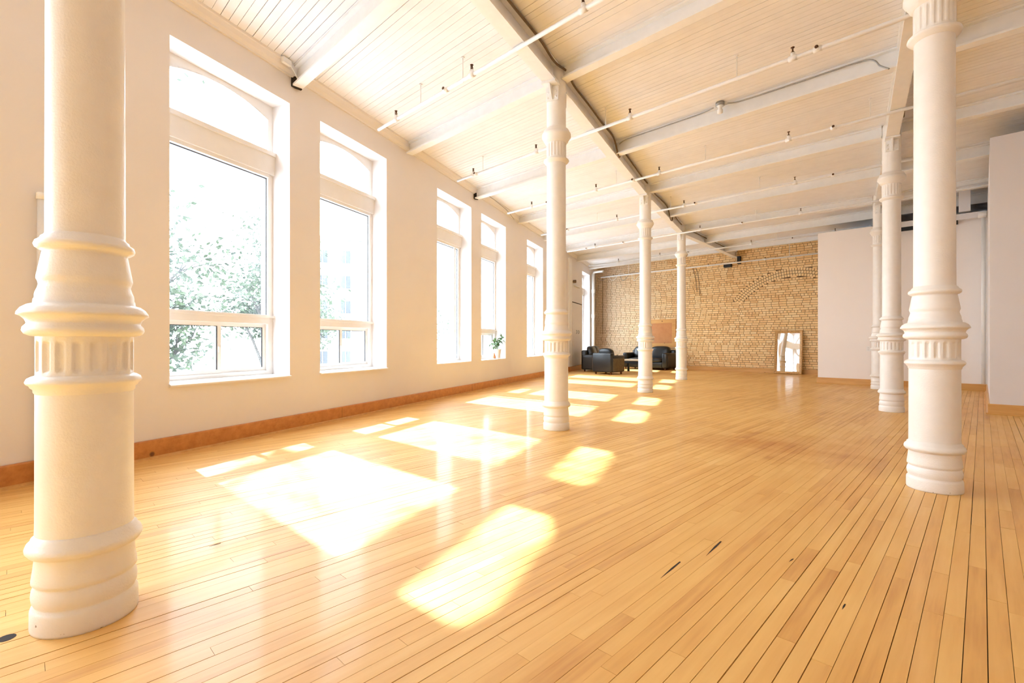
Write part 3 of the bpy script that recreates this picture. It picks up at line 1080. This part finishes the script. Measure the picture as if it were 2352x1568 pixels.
# ================================================================== SPRINKLER PIPES
def pipe_run(p, z, left, right, heads, tees, rods, idx):
    """p on the first girder line; left/right lengths along V; heads etc. as distances from p along V"""
    root = empty('sprinkler_pipe', (p.x, p.y, z), GRID_ANG)
    MB().tube([(left, 0, 0), (right, 0, 0)], 0.021, 12).build('pipe', 'pipe', root)
    for hx in heads:
        t_ = MB(); t_.tube([(hx - 0.038, 0, 0), (hx + 0.038, 0, 0)], 0.029, 12)
        t_.tube([(hx, 0, 0), (hx, 0, 0.055)], 0.022, 10)
        to = t_.build('tee', 'pipe', root)
        h_ = MB()
        h_.lathe([(0.010, 0.050), (0.016, 0.054), (0.016, 0.066), (0.007, 0.070), (0.007, 0.105), (0.019, 0.108), (0.019, 0.112), (0.004, 0.115)], 10, (hx, 0))
        for sy in (-1, 1):
            h_.tube([(hx, sy * 0.013, 0.062), (hx, sy * 0.017, 0.085), (hx, sy * 0.006, 0.106)], 0.0035, 5)
        h_.build('sprinkler_head', 'brass', to)
    for hx in tees:
        t_ = MB(); t_.tube([(hx - 0.036, 0, 0), (hx + 0.036, 0, 0)], 0.028, 12)
        t_.tube([(hx, 0, 0), (hx, -0.042, 0.006)], 0.022, 10)
        to = t_.build('tee', 'pipe', root)
        h_ = MB(); h_.tube([(hx, -0.042, 0.006), (hx, -0.050, 0.007)], 0.017, 8)
        h_.build('plug', 'brass', to)
    for hx in rods:
        r_ = MB(); r_.tube([(hx, 0, CEIL - z - 0.002), (hx, 0, 0.02)], 0.006, 6)
        r_.tube([(hx + 0.026 * math.cos(a), 0, 0.026 * math.sin(a))[:1] + (0.026 * math.sin(a) * 0, 0.026 * math.sin(a)) for a in (1.57, 0.6, -0.4, -1.4)], 0.005, 6)
        r_.lathe([(0.018, CEIL - z - 0.012), (0.018, CEIL - z - 0.001)], 8, (hx, 0))
        r_.build('hanger_rod', 'pipe', root)
    return tag(root, 'white sprinkler pipe hung under the ceiling, %s from the camera' % ORD[idx], 'pipe', 'sprinkler pipes')


def rowA_at(Y):
    if Y <= COLS_A[3].y:
        for P, Q in zip(COLS_A, COLS_A[1:]):
            if Y <= Q.y: return P.lerp(Q, (Y - P.y) / (Q.y - P.y))
    return COLS_A[3].lerp(G_END, (Y - COLS_A[3].y) / (G_END.y - COLS_A[3].y))


runs = [(4.78, [-0.7, -2.2, 0.78, 3.2], [-1.15, 2.2], [-0.85, -1.65, 1.9]),
        (6.70, [-1.0, -2.45, 0.62, 2.5, 3.9], [-2.38, 2.72], [-2.2, -0.8, 0.25, 1.95, 3.55]),
        (8.72, [-0.75, -2.4, 0.55, 2.55], [-1.95, 3.1, 0.05], [-1.75, -0.3, 1.35, 3.5]),
        (10.72, [-1.05, -2.6, 0.6, 2.7], [-2.5, 0.85, 3.3], [-1.6, 0.3, 2.1]),
        (12.90, [-1.1, -2.7, 0.55, 2.85], [-1.7, 1.6, -3.0], [-1.5, 1.9]),
        (15.05, [-1.8, -3.4, 1.1, 3.2, 4.3], [-0.8, 2.2], [-2.2, 1.8])]
for i, (Y, hd, te, ro_) in enumerate(runs):
    p = rowA_at(Y)
    w_ = hit_wall(p)
    left = -((p - w_).length - 0.30)
    hd = [h for h in hd if h > left + 0.05]; te = [h for h in te if h > left + 0.05]
    pipe_run(p, GZ - 0.024, left, 6.8 if i < 5 else 5.2, hd, te, ro_, i)

# pipe along the brick wall
root = empty('wall_pipe', tuple(M_BRICK @ Vector((0, -0.42, 3.70))), GRID_ANG)
MB().tube([(0.60, 0, 0), (LB - 0.1, 0, 0)], 0.024, 12).build('pipe', 'pipe', root)
for hx in (1.2, 2.6, 5.05, 6.9):
    t_ = MB(); t_.tube([(hx - 0.04, 0, 0), (hx + 0.04, 0, 0)], 0.032, 12)
    t_.build('tee', 'pipe', root)
    MB().lathe([(0.008, 0.02), (0.010, 0.06), (0.02, 0.062), (0.02, 0.067)], 10, (hx, 0)).build('sprinkler_head', 'brass', root)
for hx in (1.9, 4.1, 6.0, 7.6):
    MB().tube([(hx, 0, 0.02), (hx, 0, 0.466)], 0.006, 6).build('hanger_rod', 'pipe', root)
tag(root, 'white pipe running along the top of the brick wall', 'pipe')

# ================================================================== CABLES, CONDUITS, FIXTURES
def curve_pts(P, n=6):
    P = [Vector(q) for q in P]
    out = []
    for i in range(len(P) - 1):
        p0, p1, p2, p3 = P[max(0, i - 1)], P[i], P[i + 1], P[min(len(P) - 1, i + 2)]
        for k in range(n):
            t = k / n
            out.append(0.5 * ((2 * p1) + (p2 - p0) * t + (2 * p0 - 5 * p1 + 4 * p2 - p3) * t * t + (3 * p1 - p0 - 3 * p2 + p3) * t ** 3))
    out.append(P[-1])
    return out


def along(P, Q, side, z, ks, jit=0.012, seed=1):
    d = (Q - P).normalized(); n_ = Vector((d.y, -d.x, 0))
    r_ = random.Random(seed)
    L = (Q - P).length
    return [P + d * (L * k) + n_ * (side + r_.uniform(-jit, jit)) + Vector((0, 0, z + r_.uniform(-jit, jit))) for k in ks]


def cable(name, pts, r, mat, label, cat='cable', n=6):
    o = MB().tube(curve_pts(pts, n), r, 7).build(name, mat)
    return tag(o, label, cat)


ks = [0.02, 0.2, 0.4, 0.6, 0.8, 0.97]
cable('girder_cable', along(COLS_A[0], COLS_A[1], 0.085, 4.135, [0.3, 0.5, 0.7, 0.85, 0.95]) + along(COLS_A[1], COLS_A[2], 0.14, 4.10, [0.0], 0.0) + along(COLS_A[1], COLS_A[2], 0.088, 4.13, [0.08, 0.2, 0.32, 0.44]) + along(COLS_A[1], COLS_A[2], 0.10, 3.93, [0.5], 0.0) + along(COLS_A[1], COLS_A[2], 0.088, 4.13, [0.56, 0.7, 0.84, 0.95]), 0.013, 'cable',
      'dark cable along the upper right side of the first girder')
cable('girder_cable', along(COLS_A[2], COLS_A[3], 0.15, 4.10, [0.03], 0.0) + along(COLS_A[2], COLS_A[3], 0.09, 4.10, [0.1, 0.25, 0.42], 0.02, 5) + along(COLS_A[2], COLS_A[3], 0.12, 3.90, [0.47, 0.53], 0.0) + along(COLS_A[2], COLS_A[3], 0.09, 4.10, [0.58, 0.75, 0.9], 0.012, 6), 0.014, 'cable',
      'thick dark cable bundle on the girder beyond the column before the sofa')
cable('girder_cable', along(COLS_A[3], G_END, 0.09, 4.09, [0.08, 0.3, 0.6, 0.85], 0.01, 8), 0.012, 'cable', 'dark cable on the last girder before the brick wall')
cable('girder_cable', along(COLS_B[0], COLS_B[1], 0.095, 4.10, [0.58, 0.7, 0.8, 0.9], 0.01, 9), 0.014, 'cable', 'dark cable on the girder behind the large right column')
# conduit on the mid-bay beam with its junction box / detector
Pm = nodes[2][0]
def onb(a, dy, z): return Pm + V * a - U * dy + Vector((0, 0, z))
cable('conduit', [onb(0.16, 0.065, 4.09), onb(0.32, 0.07, 4.125), onb(0.9, 0.07, 4.13), onb(1.45, 0.085, 4.13), onb(1.64, 0.13, 4.13)], 0.008, 'duct', 'grey conduit from the first girder to the round ceiling box', 'conduit')
cable('conduit', [onb(1.82, 0.13, 4.13), onb(2.0, 0.085, 4.12), onb(2.6, 0.075, 4.12), onb(3.22, 0.075, 4.12), onb(3.36, 0.09, 4.08), onb(3.42, 0.11, 3.99), onb(3.50, 0.13, 3.918)], 0.009, 'duct', 'grey conduit from the round ceiling box to the right hand girder', 'conduit')
bx = empty('ceiling_box', tuple(onb(1.73, 0.14, 0)))
MB().lathe([(0.055, CEIL - 0.045), (0.055, CEIL - 0.002)], 16).build('box_body', 'duct', bx)
MB().lathe([(0.020, CEIL - 0.15), (0.034, CEIL - 0.14), (0.034, CEIL - 0.10), (0.022, CEIL - 0.085), (0.030, CEIL - 0.06), (0.048, CEIL - 0.046)], 16).build('lamp_holder', 'pvc', bx)
tag(bx, 'round ceiling box with a white bare lamp holder between conduits', 'lamp holder')
# small box on the cornice
jb = empty('junction_box', tuple(wallp(5.85, 0, 0)), WALL_ANG)
MB().box(-0.055, 0.055, -0.125, -0.085, 4.10, 4.16).build('box_body', 'pvc', jb)
MB().tube(curve_pts([(0.055, -0.105, 4.115), (0.12, -0.10, 4.07), (0.20, -0.075, 4.02)]), 0.007, 6).build('conduit', 'pvc', jb)
tag(jb, 'small white junction box on the cornice above the first window', 'junction box')
cable('window_cable', [wallp(11.2, -0.12, 4.13), wallp(11.6, -0.16, 4.09), wallp(12.2, -0.12, 4.08), wallp(12.7, -0.10, 3.99)], 0.007, 'duct', 'thin wire hanging along the cornice over the fourth window', 'cable')

# white stand pipe at the left edge of the window wall
rp = empty('riser_pipe', tuple(wallp(3.74, -0.045, 0)), WALL_ANG)
MB().lathe([(0.024, 0.0), (0.024, 2.04)], 16).build('pipe', 'pvc', rp)
MB().lathe([(0.030, 2.02), (0.030, 2.065), (0.024, 2.07)], 16).build('cap', 'pvc', rp)
MB().lathe([(0.030, 0.52), (0.030, 0.60)], 16, cap=True).build('coupling', 'pvc', rp)
tag(rp, 'white riser pipe on the wall behind the nearest left column', 'pipe')

# drain pipe in the far left corner
dp = empty('drain_pipe', (3.325, 19.83, 0))
MB().lathe([(0.062, 0.0), (0.062, 3.80)], 16).build('pipe', 'pvc', dp)
for zc in (2.08, 3.10):
    MB().lathe([(0.062, zc - 0.07), (0.078, zc - 0.06), (0.080, zc + 0.05), (0.088, zc + 0.055), (0.088, zc + 0.075), (0.062, zc + 0.08)], 16, cap=False).build('coupling', 'pvc', dp)
MB().tube(curve_pts([(0, 0, 3.78), (0.02, -0.02, 3.84), (0.08, -0.07, 3.88), (0.35, -0.33, 3.88)]), 0.045, 10).build('elbow', 'pvc', dp)
tag(dp, 'white drain pipe in the corner left of the brick wall', 'pipe')
cable('wall_conduit', [M_BRICK @ Vector((0.42, -0.02, z)) for z in (3.72, 3.0, 2.0, 1.35)], 0.009, 'cable', 'thin dark conduit on the brick wall next to the drain pipe', 'conduit', 2)
for k, xo in enumerate((4.42, 4.53)):
    cable('wall_conduit', [M_BRICK @ Vector((xo - 0.10, -0.02, 3.75)), M_BRICK @ Vector((xo, -0.02, 3.4)), M_BRICK @ Vector((xo + 0.06, -0.02, 2.85 - 0.15 * k))], 0.008, 'cable',
          '%s dark wire on the brick wall above the framed panel' % ('left hand' if k == 0 else 'right hand'), 'conduit', 3)
rr_ = random.Random(4)
for k in range(4):
    a0 = 0.35 + 0.55 * k
    cable('loose_cable', [M_BRICK @ Vector((a0, -0.35, 3.74)), M_BRICK @ Vector((a0 + 0.2, -0.2 - 0.1 * k, 3.60 - 0.06 * k)), M_BRICK @ Vector((a0 + 0.5, -0.25, 3.80)), M_BRICK @ Vector((a0 + 0.9, -0.3, 3.70))], 0.008,
          'pvc' if k % 2 else 'duct', ['grey loop of cable nearest the drain pipe under the ceiling', 'white loop of cable under the ceiling left of the sofa', 'grey loop of cable under the ceiling above the sofa', 'white loop of cable nearest the third column under the ceiling'][k])
# black seat of the girder in the brick wall
gs_ = empty('support_bracket', tuple(G_END), GRID_ANG)
MB().box(-0.34, -0.10, -0.16, -0.02, 3.62, 3.73).build('seat_block', 'black', gs_)
MB().box(0.10, 0.20, -0.12, -0.02, 3.70, 3.95).build('side_block', 'black', gs_)
tag(gs_, 'black bracket blocks under the girder end on the brick wall', 'bracket')

# ================================================================== BLOCKED WINDOW PANEL (left wall, far)
pn = empty('access_panel', tuple(wallp(17.95)), WALL_ANG)
MB().box(0.0, 0.36, -0.05, -0.002, 0.17, 3.93).build('pilaster_board', 'white', pn)
MB().box(0.36, 1.92, -0.03, -0.002, 0.17, 3.93).build('backing', 'wall', pn)
dr_ = MB().box(0.46, 1.84, -0.045, -0.03, 0.55, 2.42).build('door', 'wall', pn)
MB().box(0.46, 1.84, -0.046, -0.03, 2.425, 2.45).build('shadow_gap', 'dark', pn)
for hx in (0.95, 1.25):
    MB().tube(curve_pts([(hx, -0.045, 1.33), (hx, -0.075, 1.35), (hx, -0.075, 1.43), (hx, -0.045, 1.45)], 3), 0.012, 6).build('handle', 'duct', dr_)
MB().box(0.0, 1.94, -0.065, -0.002, 0.0, 0.165).build('plinth', 'pine_wall', pn)
tag(pn, 'tall beige access panel with two handles at the end of the window wall', 'panel')
st2 = empty('pipe_stub', tuple(wallp(18.55, -0.035, 3.17)), WALL_ANG)
MB().tube([(0, 0.0, 0), (0, -0.10, 0)], 0.055, 12).build('stub', 'cable', st2)
MB().box(0.05, 0.75, -0.07, 0.0, -0.16, -0.11).build('ledge', 'white', st2)
tag(st2, 'dark pipe stub and white ledge high on the access panel', 'pipe')

# ================================================================== FRAMED PANEL ON BRICK
fp = empty('framed_panel', tuple(M_BRICK @ Vector((FR[0], 0, FR[2]))), GRID_ANG)
w_, h_ = FR[1] - FR[0], FR[3] - FR[2]
MB().box(0, w_, -0.03, 0.012, h_ - 0.15, h_).build('frame_board', 'pine', fp)
MB().box(0, w_, -0.03, 0.012, 0, 0.145).build('frame_board', 'pine', fp)
MB().box(0, 0.15, -0.03, 0.012, 0.145, h_ - 0.15).build('frame_board', 'pine', fp)
MB().box(w_ - 0.15, w_, -0.03, 0.012, 0.145, h_ - 0.15).build('frame_board', 'pine', fp)
MB().box(0.15, w_ - 0.15, -0.005, 0.010, 0.145, h_ - 0.15).build('infill_panel', 'plywood', fp)
tag(fp, 'plywood panel in a pale pine frame on the brick wall above the sofa', 'panel')

# ================================================================== MIRROR
mw, mh = 0.80, 1.39
mr = empty('standing_mirror', tuple(M_BRICK @ Vector((7.50, -0.20, 0.002))), GRID_ANG)
mr.rotation_euler = (-math.atan2(0.13, mh), 0, GRID_ANG)
fm = MB()
fwid = 0.085
prof = [(0, 0.0), (0.0, -0.03), (0.015, -0.045), (0.035, -0.036), (0.06, -0.03), (0.075, -0.02), (fwid, -0.012), (fwid, 0.0)]
def frame_side(p0, p1, q0, q1):
    vs_, n = [], len(prof)
    for (o_, i_) in ((p0, q0), (p1, q1)):
        for d, y in prof:
            k = d / fwid
            vs_.append((o_[0] + (i_[0] - o_[0]) * k, y, o_[1] + (i_[1] - o_[1]) * k))
    return vs_, [(i, i + 1, n + i + 1, n + i) for i in range(n - 1)] + [tuple(range(n)), tuple(range(n, 2 * n))]
O_ = [(-mw / 2, 0), (mw / 2, 0), (mw / 2, mh), (-mw / 2, mh)]
I_ = [(-mw / 2 + fwid, fwid), (mw / 2 - fwid, fwid), (mw / 2 - fwid, mh - fwid), (-mw / 2 + fwid, mh - fwid)]
for k in range(4):
    a, b_ = k, (k + 1) % 4
    m_ = MB(); m_.add(*frame_side(O_[a], O_[b_], I_[a], I_[b_])); m_.build('frame_side', 'gold', mr, recalc=True)
MB().add([(I_[0][0], -0.008, I_[0][1]), (I_[1][0], -0.008, I_[1][1]), (I_[2][0], -0.008, I_[2][1]), (I_[3][0], -0.008, I_[3][1])], [(0, 1, 2, 3)]).build('mirror_glass', 'mirror', mr)
MB().box(-mw / 2 + 0.02, mw / 2 - 0.02, -0.002, 0.004, 0.02, mh - 0.02).build('backing_board', 'foot', mr)
tag(mr, 'tall mirror in a carved gilt frame leaning on the brick wall', 'mirror')

# ================================================================== SEATING
def seat_unit(name, loc, rz, W, D, H, arm_w, arm_h, ncush, side_mat, label, cat, foot_h=0.07):
    """faces local -y; origin at floor, centre of the front edge"""
    root = empty(name, loc, rz)
    seat_h = 0.42
    rbox(W - 2 * arm_w + 0.02, D - 0.06, 0.22, 0.03, 3, (0, D / 2, foot_h + 0.11)).build('seat_base', 'leather', root)
    for s_ in (-1, 1):
        flare = lambda x, y, z, s_=s_: (s_ * 0.035 * max(0, z), 0, 0)
        a_ = rbox(arm_w, D - 0.05, arm_h - foot_h, 0.055, 4, (s_ * (W / 2 - arm_w / 2), D / 2 - 0.01, foot_h + (arm_h - foot_h) / 2), taper=None)
        a_.build('arm', 'leather', root)
        pl_ = MB().box(*( (s_ * W / 2 + (-0.0 if s_ > 0 else -0.012)), (s_ * W / 2 + (0.012 if s_ > 0 else 0.0)) ), 0.08, D - 0.08, foot_h + 0.03, arm_h - 0.10)
        pl_.build('side_panel', side_mat, root)
    bkr = rbox(W - 0.04, 0.20, H - 0.12 - foot_h, 0.05, 4, (0, D - 0.11, foot_h + (H - 0.12 - foot_h) / 2))
    bkr.build('back', 'leather', root)
    cw = (W - 2 * arm_w) / ncush
    for k in range(ncush):
        cx_ = -W / 2 + arm_w + cw * (k + 0.5)
        rbox(cw - 0.005, D - 0.24, 0.16, 0.05, 3, (cx_, D / 2 - 0.09, seat_h - 0.07), puff=0.05).build('seat_cushion', 'leather', root)
        lean = lambda x, y, z: (0, 0.10 * z, 0)
        rbox(cw - 0.01 + 0.03, 0.24, H - seat_h + 0.05, 0.08, 3, (cx_, D - 0.30, seat_h - 0.02 + (H - seat_h) / 2), puff=0.07, taper=lean).build('back_cushion', 'leather', root)
    for sx in (-1, 1):
        for yy in (0.10, D - 0.12):
            MB().lathe([(0.026, 0.0), (0.034, foot_h + 0.012)], 12, (sx * (W / 2 - 0.10), yy)).build('foot', 'foot', root)
    return tag(root, label, cat, 'black leather seating')


U3 = Vector((U.x, U.y, 0))
# armchair: back to the camera, facing the brick wall (local -y = +U)
chair_back_mid = Vector((2.80, 15.25, 0))
seat_unit('armchair', tuple(chair_back_mid + U3 * 0.78 + V * 0.03), GRID_ANG + PI, 0.76, 0.80, 0.80, 0.15, 0.60, 1, 'leather_brown', 'black leather armchair with its back to the camera', 'armchair')
# loveseat along the window wall: faces into the room (local -y = inward)
et = Vector((math.cos(WALL_ANG), math.sin(WALL_ANG), 0)); inn = Vector((math.sin(WALL_ANG), -math.cos(WALL_ANG), 0))
c_ = Vector((2.38, 16.75, 0)) + et * 0.80 + inn * 0.88
seat_unit('loveseat', tuple(c_), WALL_ANG, 1.60, 0.88, 0.86, 0.17, 0.60, 2, 'leather', 'black leather loveseat behind the armchair, its back to the windows', 'sofa')
# sofa in front of the brick wall, facing the camera
fr_r = Vector((5.52, 17.42, 0))
seat_unit('sofa', tuple(fr_r - V * 0.86), GRID_ANG, 1.82, 0.92, 0.85, 0.20, 0.62, 2, 'leather', 'black leather two seat sofa below the framed panel', 'sofa')

ct = empty('coffee_table', tuple(Vector((4.22, 16.55, 0))), GRID_ANG)
rbox(0.95, 0.60, 0.05, 0.012, 2, (0, 0, 0.405)).build('table_top', 'table', ct)
for sx in (-1, 1):
    for sy in (-1, 1):
        MB().box(sx * 0.40 - 0.03, sx * 0.40 + 0.03, sy * 0.23 - 0.03, sy * 0.23 + 0.03, 0, 0.382).build('leg', 'black', ct)
MB().box(-0.40, 0.40, -0.24, -0.215, 0.30, 0.382).build('apron', 'black', ct)
MB().box(-0.40, 0.40, 0.215, 0.24, 0.30, 0.382).build('apron', 'black', ct)
tag(ct, 'low coffee table with a pale top in front of the sofa', 'table')
sd = empty('side_table', (3.82, 18.78, 0), GRID_ANG)
rbox(0.46, 0.46, 0.03, 0.008, 2, (0, 0, 0.545)).build('table_top', 'pot', sd)
for sx in (-1, 1):
    for sy in (-1, 1):
        MB().box(sx * 0.19 - 0.02, sx * 0.19 + 0.02, sy * 0.19 - 0.02, sy * 0.19 + 0.02, 0, 0.531).build('leg', 'black', sd)
tag(sd, 'small white topped side table between the armchair and the sofa', 'table')
tag(MB().lathe([(0.03, 0), (0.035, 0.005), (0.035, 0.07), (0.03, 0.075)], 14).build('dark_mug', 'black', loc=(3.80, 18.72, 0.561)), 'small dark mug on the white side table', 'mug')

# ================================================================== PLANT AND BOTTLE ON THE FOURTH SILL
pp = empty('potted_plant', tuple(wallp(12.12, 0.11, ZS + 0.012)), WALL_ANG)
MB().lathe([(0.075, 0.0), (0.085, 0.004), (0.108, 0.19), (0.115, 0.192), (0.115, 0.215), (0.098, 0.215), (0.094, 0.18)], 24).build('pot', 'pot', pp)
MB().lathe([(0.094, 0.175), (0.001, 0.18)], 16, cap=False).build('soil', 'foot', pp)
r_ = random.Random(21)
for k in range(9):
    a = r_.uniform(0, 2 * PI)
    hgt = r_.uniform(0.14, 0.36)
    sp = r_.uniform(0.08, 0.27)
    tip = Vector((math.cos(a) * sp, math.sin(a) * sp * 0.6 - 0.04, 0.18 + hgt))
    stem_pts = curve_pts([(0.02 * math.cos(a), 0.02 * math.sin(a), 0.17), (tip.x * 0.4, tip.y * 0.4, 0.18 + hgt * 0.55), tip], 4)
    so = MB().tube(stem_pts, 0.005, 5).build('stem', 'houseleaf', pp)
    for j in range(6):
        base = stem_pts[min(len(stem_pts) - 1, 3 + j)] if j < 5 else tip
        d = Vector((r_.uniform(-1, 1), r_.uniform(-1, 1), r_.uniform(-0.5, 0.5))).normalized()
        L_ = r_.uniform(0.09, 0.15)
        sd_ = d.cross(Vector((0, 0, 1))).normalized() * L_ * 0.26
        mid = base + d * L_ * 0.5 + Vector((0, 0, 0.015))
        q1, q3 = base + d * L_ * 0.25, base + d * L_ * 0.8
        tip_ = base + d * L_ - Vector((0, 0, 0.02))
        m_ = MB()
        m_.add([base, q1 + sd_ * 0.8, mid + sd_, q3 + sd_ * 0.55, tip_, q3 - sd_ * 0.55, mid - sd_, q1 - sd_ * 0.8], [(0, 1, 7), (1, 2, 6, 7), (2, 3, 5, 6), (3, 4, 5)])
        m_.build('leaf', 'houseleaf', so)
tag(pp, 'leafy green plant in a white pot on the window sill', 'plant')
tag(MB().lathe([(0.030, 0), (0.036, 0.01), (0.036, 0.05), (0.020, 0.085), (0.014, 0.12), (0.018, 0.125)], 14).build('small_vase', 'terracotta', loc=tuple(wallp(11.90, 0.07, ZS + 0.012))), 'small brown vase beside the potted plant on the sill', 'vase')

# outlet and switch on the partition
ol = empty('wall_outlet', tuple(P_a + V * 1.02 - U * 0.0), GRID_ANG)
MB().box(-0.036, 0.036, -0.008, -0.001, 0.80, 0.915).build('cover_plate', 'pvc', ol)
for zc in (0.835, 0.88):
    MB().box(-0.014, 0.014, -0.0095, -0.008, zc - 0.012, zc + 0.012).build('socket', 'wall', ol)
tag(ol, 'white wall outlet on the white partition', 'outlet')

# pipes, post and black slot in the far right corner
cp = empty('corner_post', tuple(P_b - V * 0.34 - U * 0.12), GRID_ANG)
MB().box(-0.09, 0.09, -0.06, 0.06, PZ + 0.02, CEIL - 0.002).build('post', 'wall', cp)
MB().box(-1.25, 0.30, -0.05, 0.05, PZ - 0.14, PZ - 0.02).build('rail', 'wall', cp)
MB().box(-1.15, -0.10, -0.03, 0.03, PZ - 0.22, PZ - 0.14).build('slot', 'black', cp)
MB().tube([(0.20, -0.06, PZ - 0.10), (0.33, -0.06, PZ - 0.10)], 0.06, 12).build('pipe_elbow', 'pvc', cp)
MB().tube([(0.28, -0.03, PZ - 0.16), (0.28, -0.03, 0.16)], 0.035, 10).build('pipe', 'pvc', cp)
tag(cp, 'white post and rail with a black slot over the corner of the partition', 'post')

# ================================================================== OUTSIDE
gm = MB(); gm.box(-90, 40, -40, 120, -5.3, -5.0)
gd = gm.build('ground', 'ground'); struct(gd, 'pale street outside below the windows')


def tree(loc, lobes, label, seed, leaf=0.15):
    """lobes: (centre, radii, leaf count, branches), heights above the street"""
    r_ = random.Random(seed)
    root = empty('street_tree', loc)
    tk = MB(); fo_ = MB()
    base = Vector((0, 0, 0))
    th_ = max(l[0][2] for l in lobes) - 0.3
    top = Vector((r_.uniform(-0.3, 0.3), r_.uniform(-0.3, 0.3), th_))
    tk.tube(curve_pts([base, top * 0.5 + Vector((0.12, 0.06, 0)), top], 5), 0.17, 9, r2=0.06)
    for cc, cr_, nleaf, nb in lobes:
        ends = []
        lo = max(0.2, (cc[2] - cr_[2] - 0.6) / th_)
        for k in range(nb):
            a = r_.uniform(0, 2 * PI)
            st_ = base.lerp(top, min(1.0, r_.uniform(lo, max(lo, min(1.0, cc[2] / th_)))))
            en = Vector(cc) + Vector((math.cos(a) * cr_[0] * r_.uniform(0.4, 0.95), math.sin(a) * cr_[1] * r_.uniform(0.4, 0.95), cr_[2] * r_.uniform(-0.6, 0.85)))
            mid = st_.lerp(en, 0.5) + Vector((0, 0, r_.uniform(0.0, 0.4)))
            tk.tube(curve_pts([st_, mid, en], 4), 0.05, 6, r2=0.014)
            ends.append((st_, mid, en))
            for j in range(4):
                e2 = en + Vector((r_.uniform(-1, 1), r_.uniform(-1, 1), r_.uniform(-0.6, 0.9))) * 0.9
                s2 = mid.lerp(en, r_.uniform(0.2, 1))
                tk.tube([s2, s2.lerp(e2, 0.5) + Vector((0, 0, 0.1)), e2], 0.016, 5, r2=0.005)
                ends.append((s2, s2.lerp(e2, 0.5), e2))
        for k in range(nleaf):
            s_, m__, e_ = r_.choice(ends)
            c = m__.lerp(e_, r_.random() ** 0.6) + Vector((r_.gauss(0, 1), r_.gauss(0, 1), r_.gauss(0, 0.8))) * 0.30
            d = Vector((r_.uniform(-1, 1), r_.uniform(-1, 1), r_.uniform(-1, 0.4))).normalized()
            sd_ = d.cross(Vector((r_.uniform(-1, 1), r_.uniform(-1, 1), 1))).normalized()
            L_ = leaf * r_.uniform(0.6, 1.3)
            fo_.add([c, c + d * L_ * 0.5 + sd_ * L_ * 0.3, c + d * L_, c + d * L_ * 0.5 - sd_ * L_ * 0.3], [(0, 1, 2, 3)])
    tk.build('trunk', 'bark', root)
    f_ = fo_.build('foliage', 'leaf', root)
    f_['kind'] = 'stuff'
    return tag(root, label, 'tree', 'street trees outside the windows')


tree((-7.5, 15.2, -5.0), [((0, 0, 7.5), (1.7, 1.6, 2.3), 7000, 13)], 'leafy tree outside the right half of the first window', 31)
tree((-7.95, 10.2, -5.0), [((0.0, 0.0, 6.9), (1.15, 1.15, 2.1), 6000, 13), ((0.1, -0.5, 12.6), (2.2, 2.0, 0.9), 700, 8)], 'tall tree at the left edge of the first window', 32)
tree((-9.3, 21.6, -5.0), [((0, 0, 7.2), (1.5, 1.5, 1.9), 3800, 10)], 'tree standing before the pale building outside the second window', 33)
tree((-5.2, 26.0, -5.0), [((0, 0, 5.8), (1.6, 1.6, 1.5), 2400, 9)], 'small tree outside the third window', 34)

# pale apartment building across the street
bd = empty('apartment_building', (-19.0, 52.0, -5.0), math.radians(14))
MB().box(-7, 7, 0, 8, 0, 17.0).build('wall', 'facade', bd)
MB().box(-7.15, 7.15, -0.15, 8.1, 17.0, 17.4).build('roof', 'facade', bd)
for rz_ in range(6):
    for cx_ in range(6):
        x = -6.0 + cx_ * 2.35; z = 1.0 + rz_ * 2.7
        wo = MB().box(x - 0.62, x + 0.62, -0.06, -0.001, z - 0.06, z + 1.5).build('window', 'white', bd)
        MB().box(x - 0.52, x - 0.03, -0.075, -0.06, z + 0.04, z + 1.40).build('pane', 'faroglass', wo)
        MB().box(x + 0.03, x + 0.52, -0.075, -0.06, z + 0.04, z + 1.40).build('pane', 'faroglass', wo)
tag(bd, 'pale apartment building across the street seen through the second window', 'building')

# turn the place onto the world axes
bpy.context.view_layer.update()
for o in sc.objects:
    if o.parent is None and o.type not in ('CAMERA', 'LIGHT'):
        o.matrix_world = TURN @ o.matrix_world
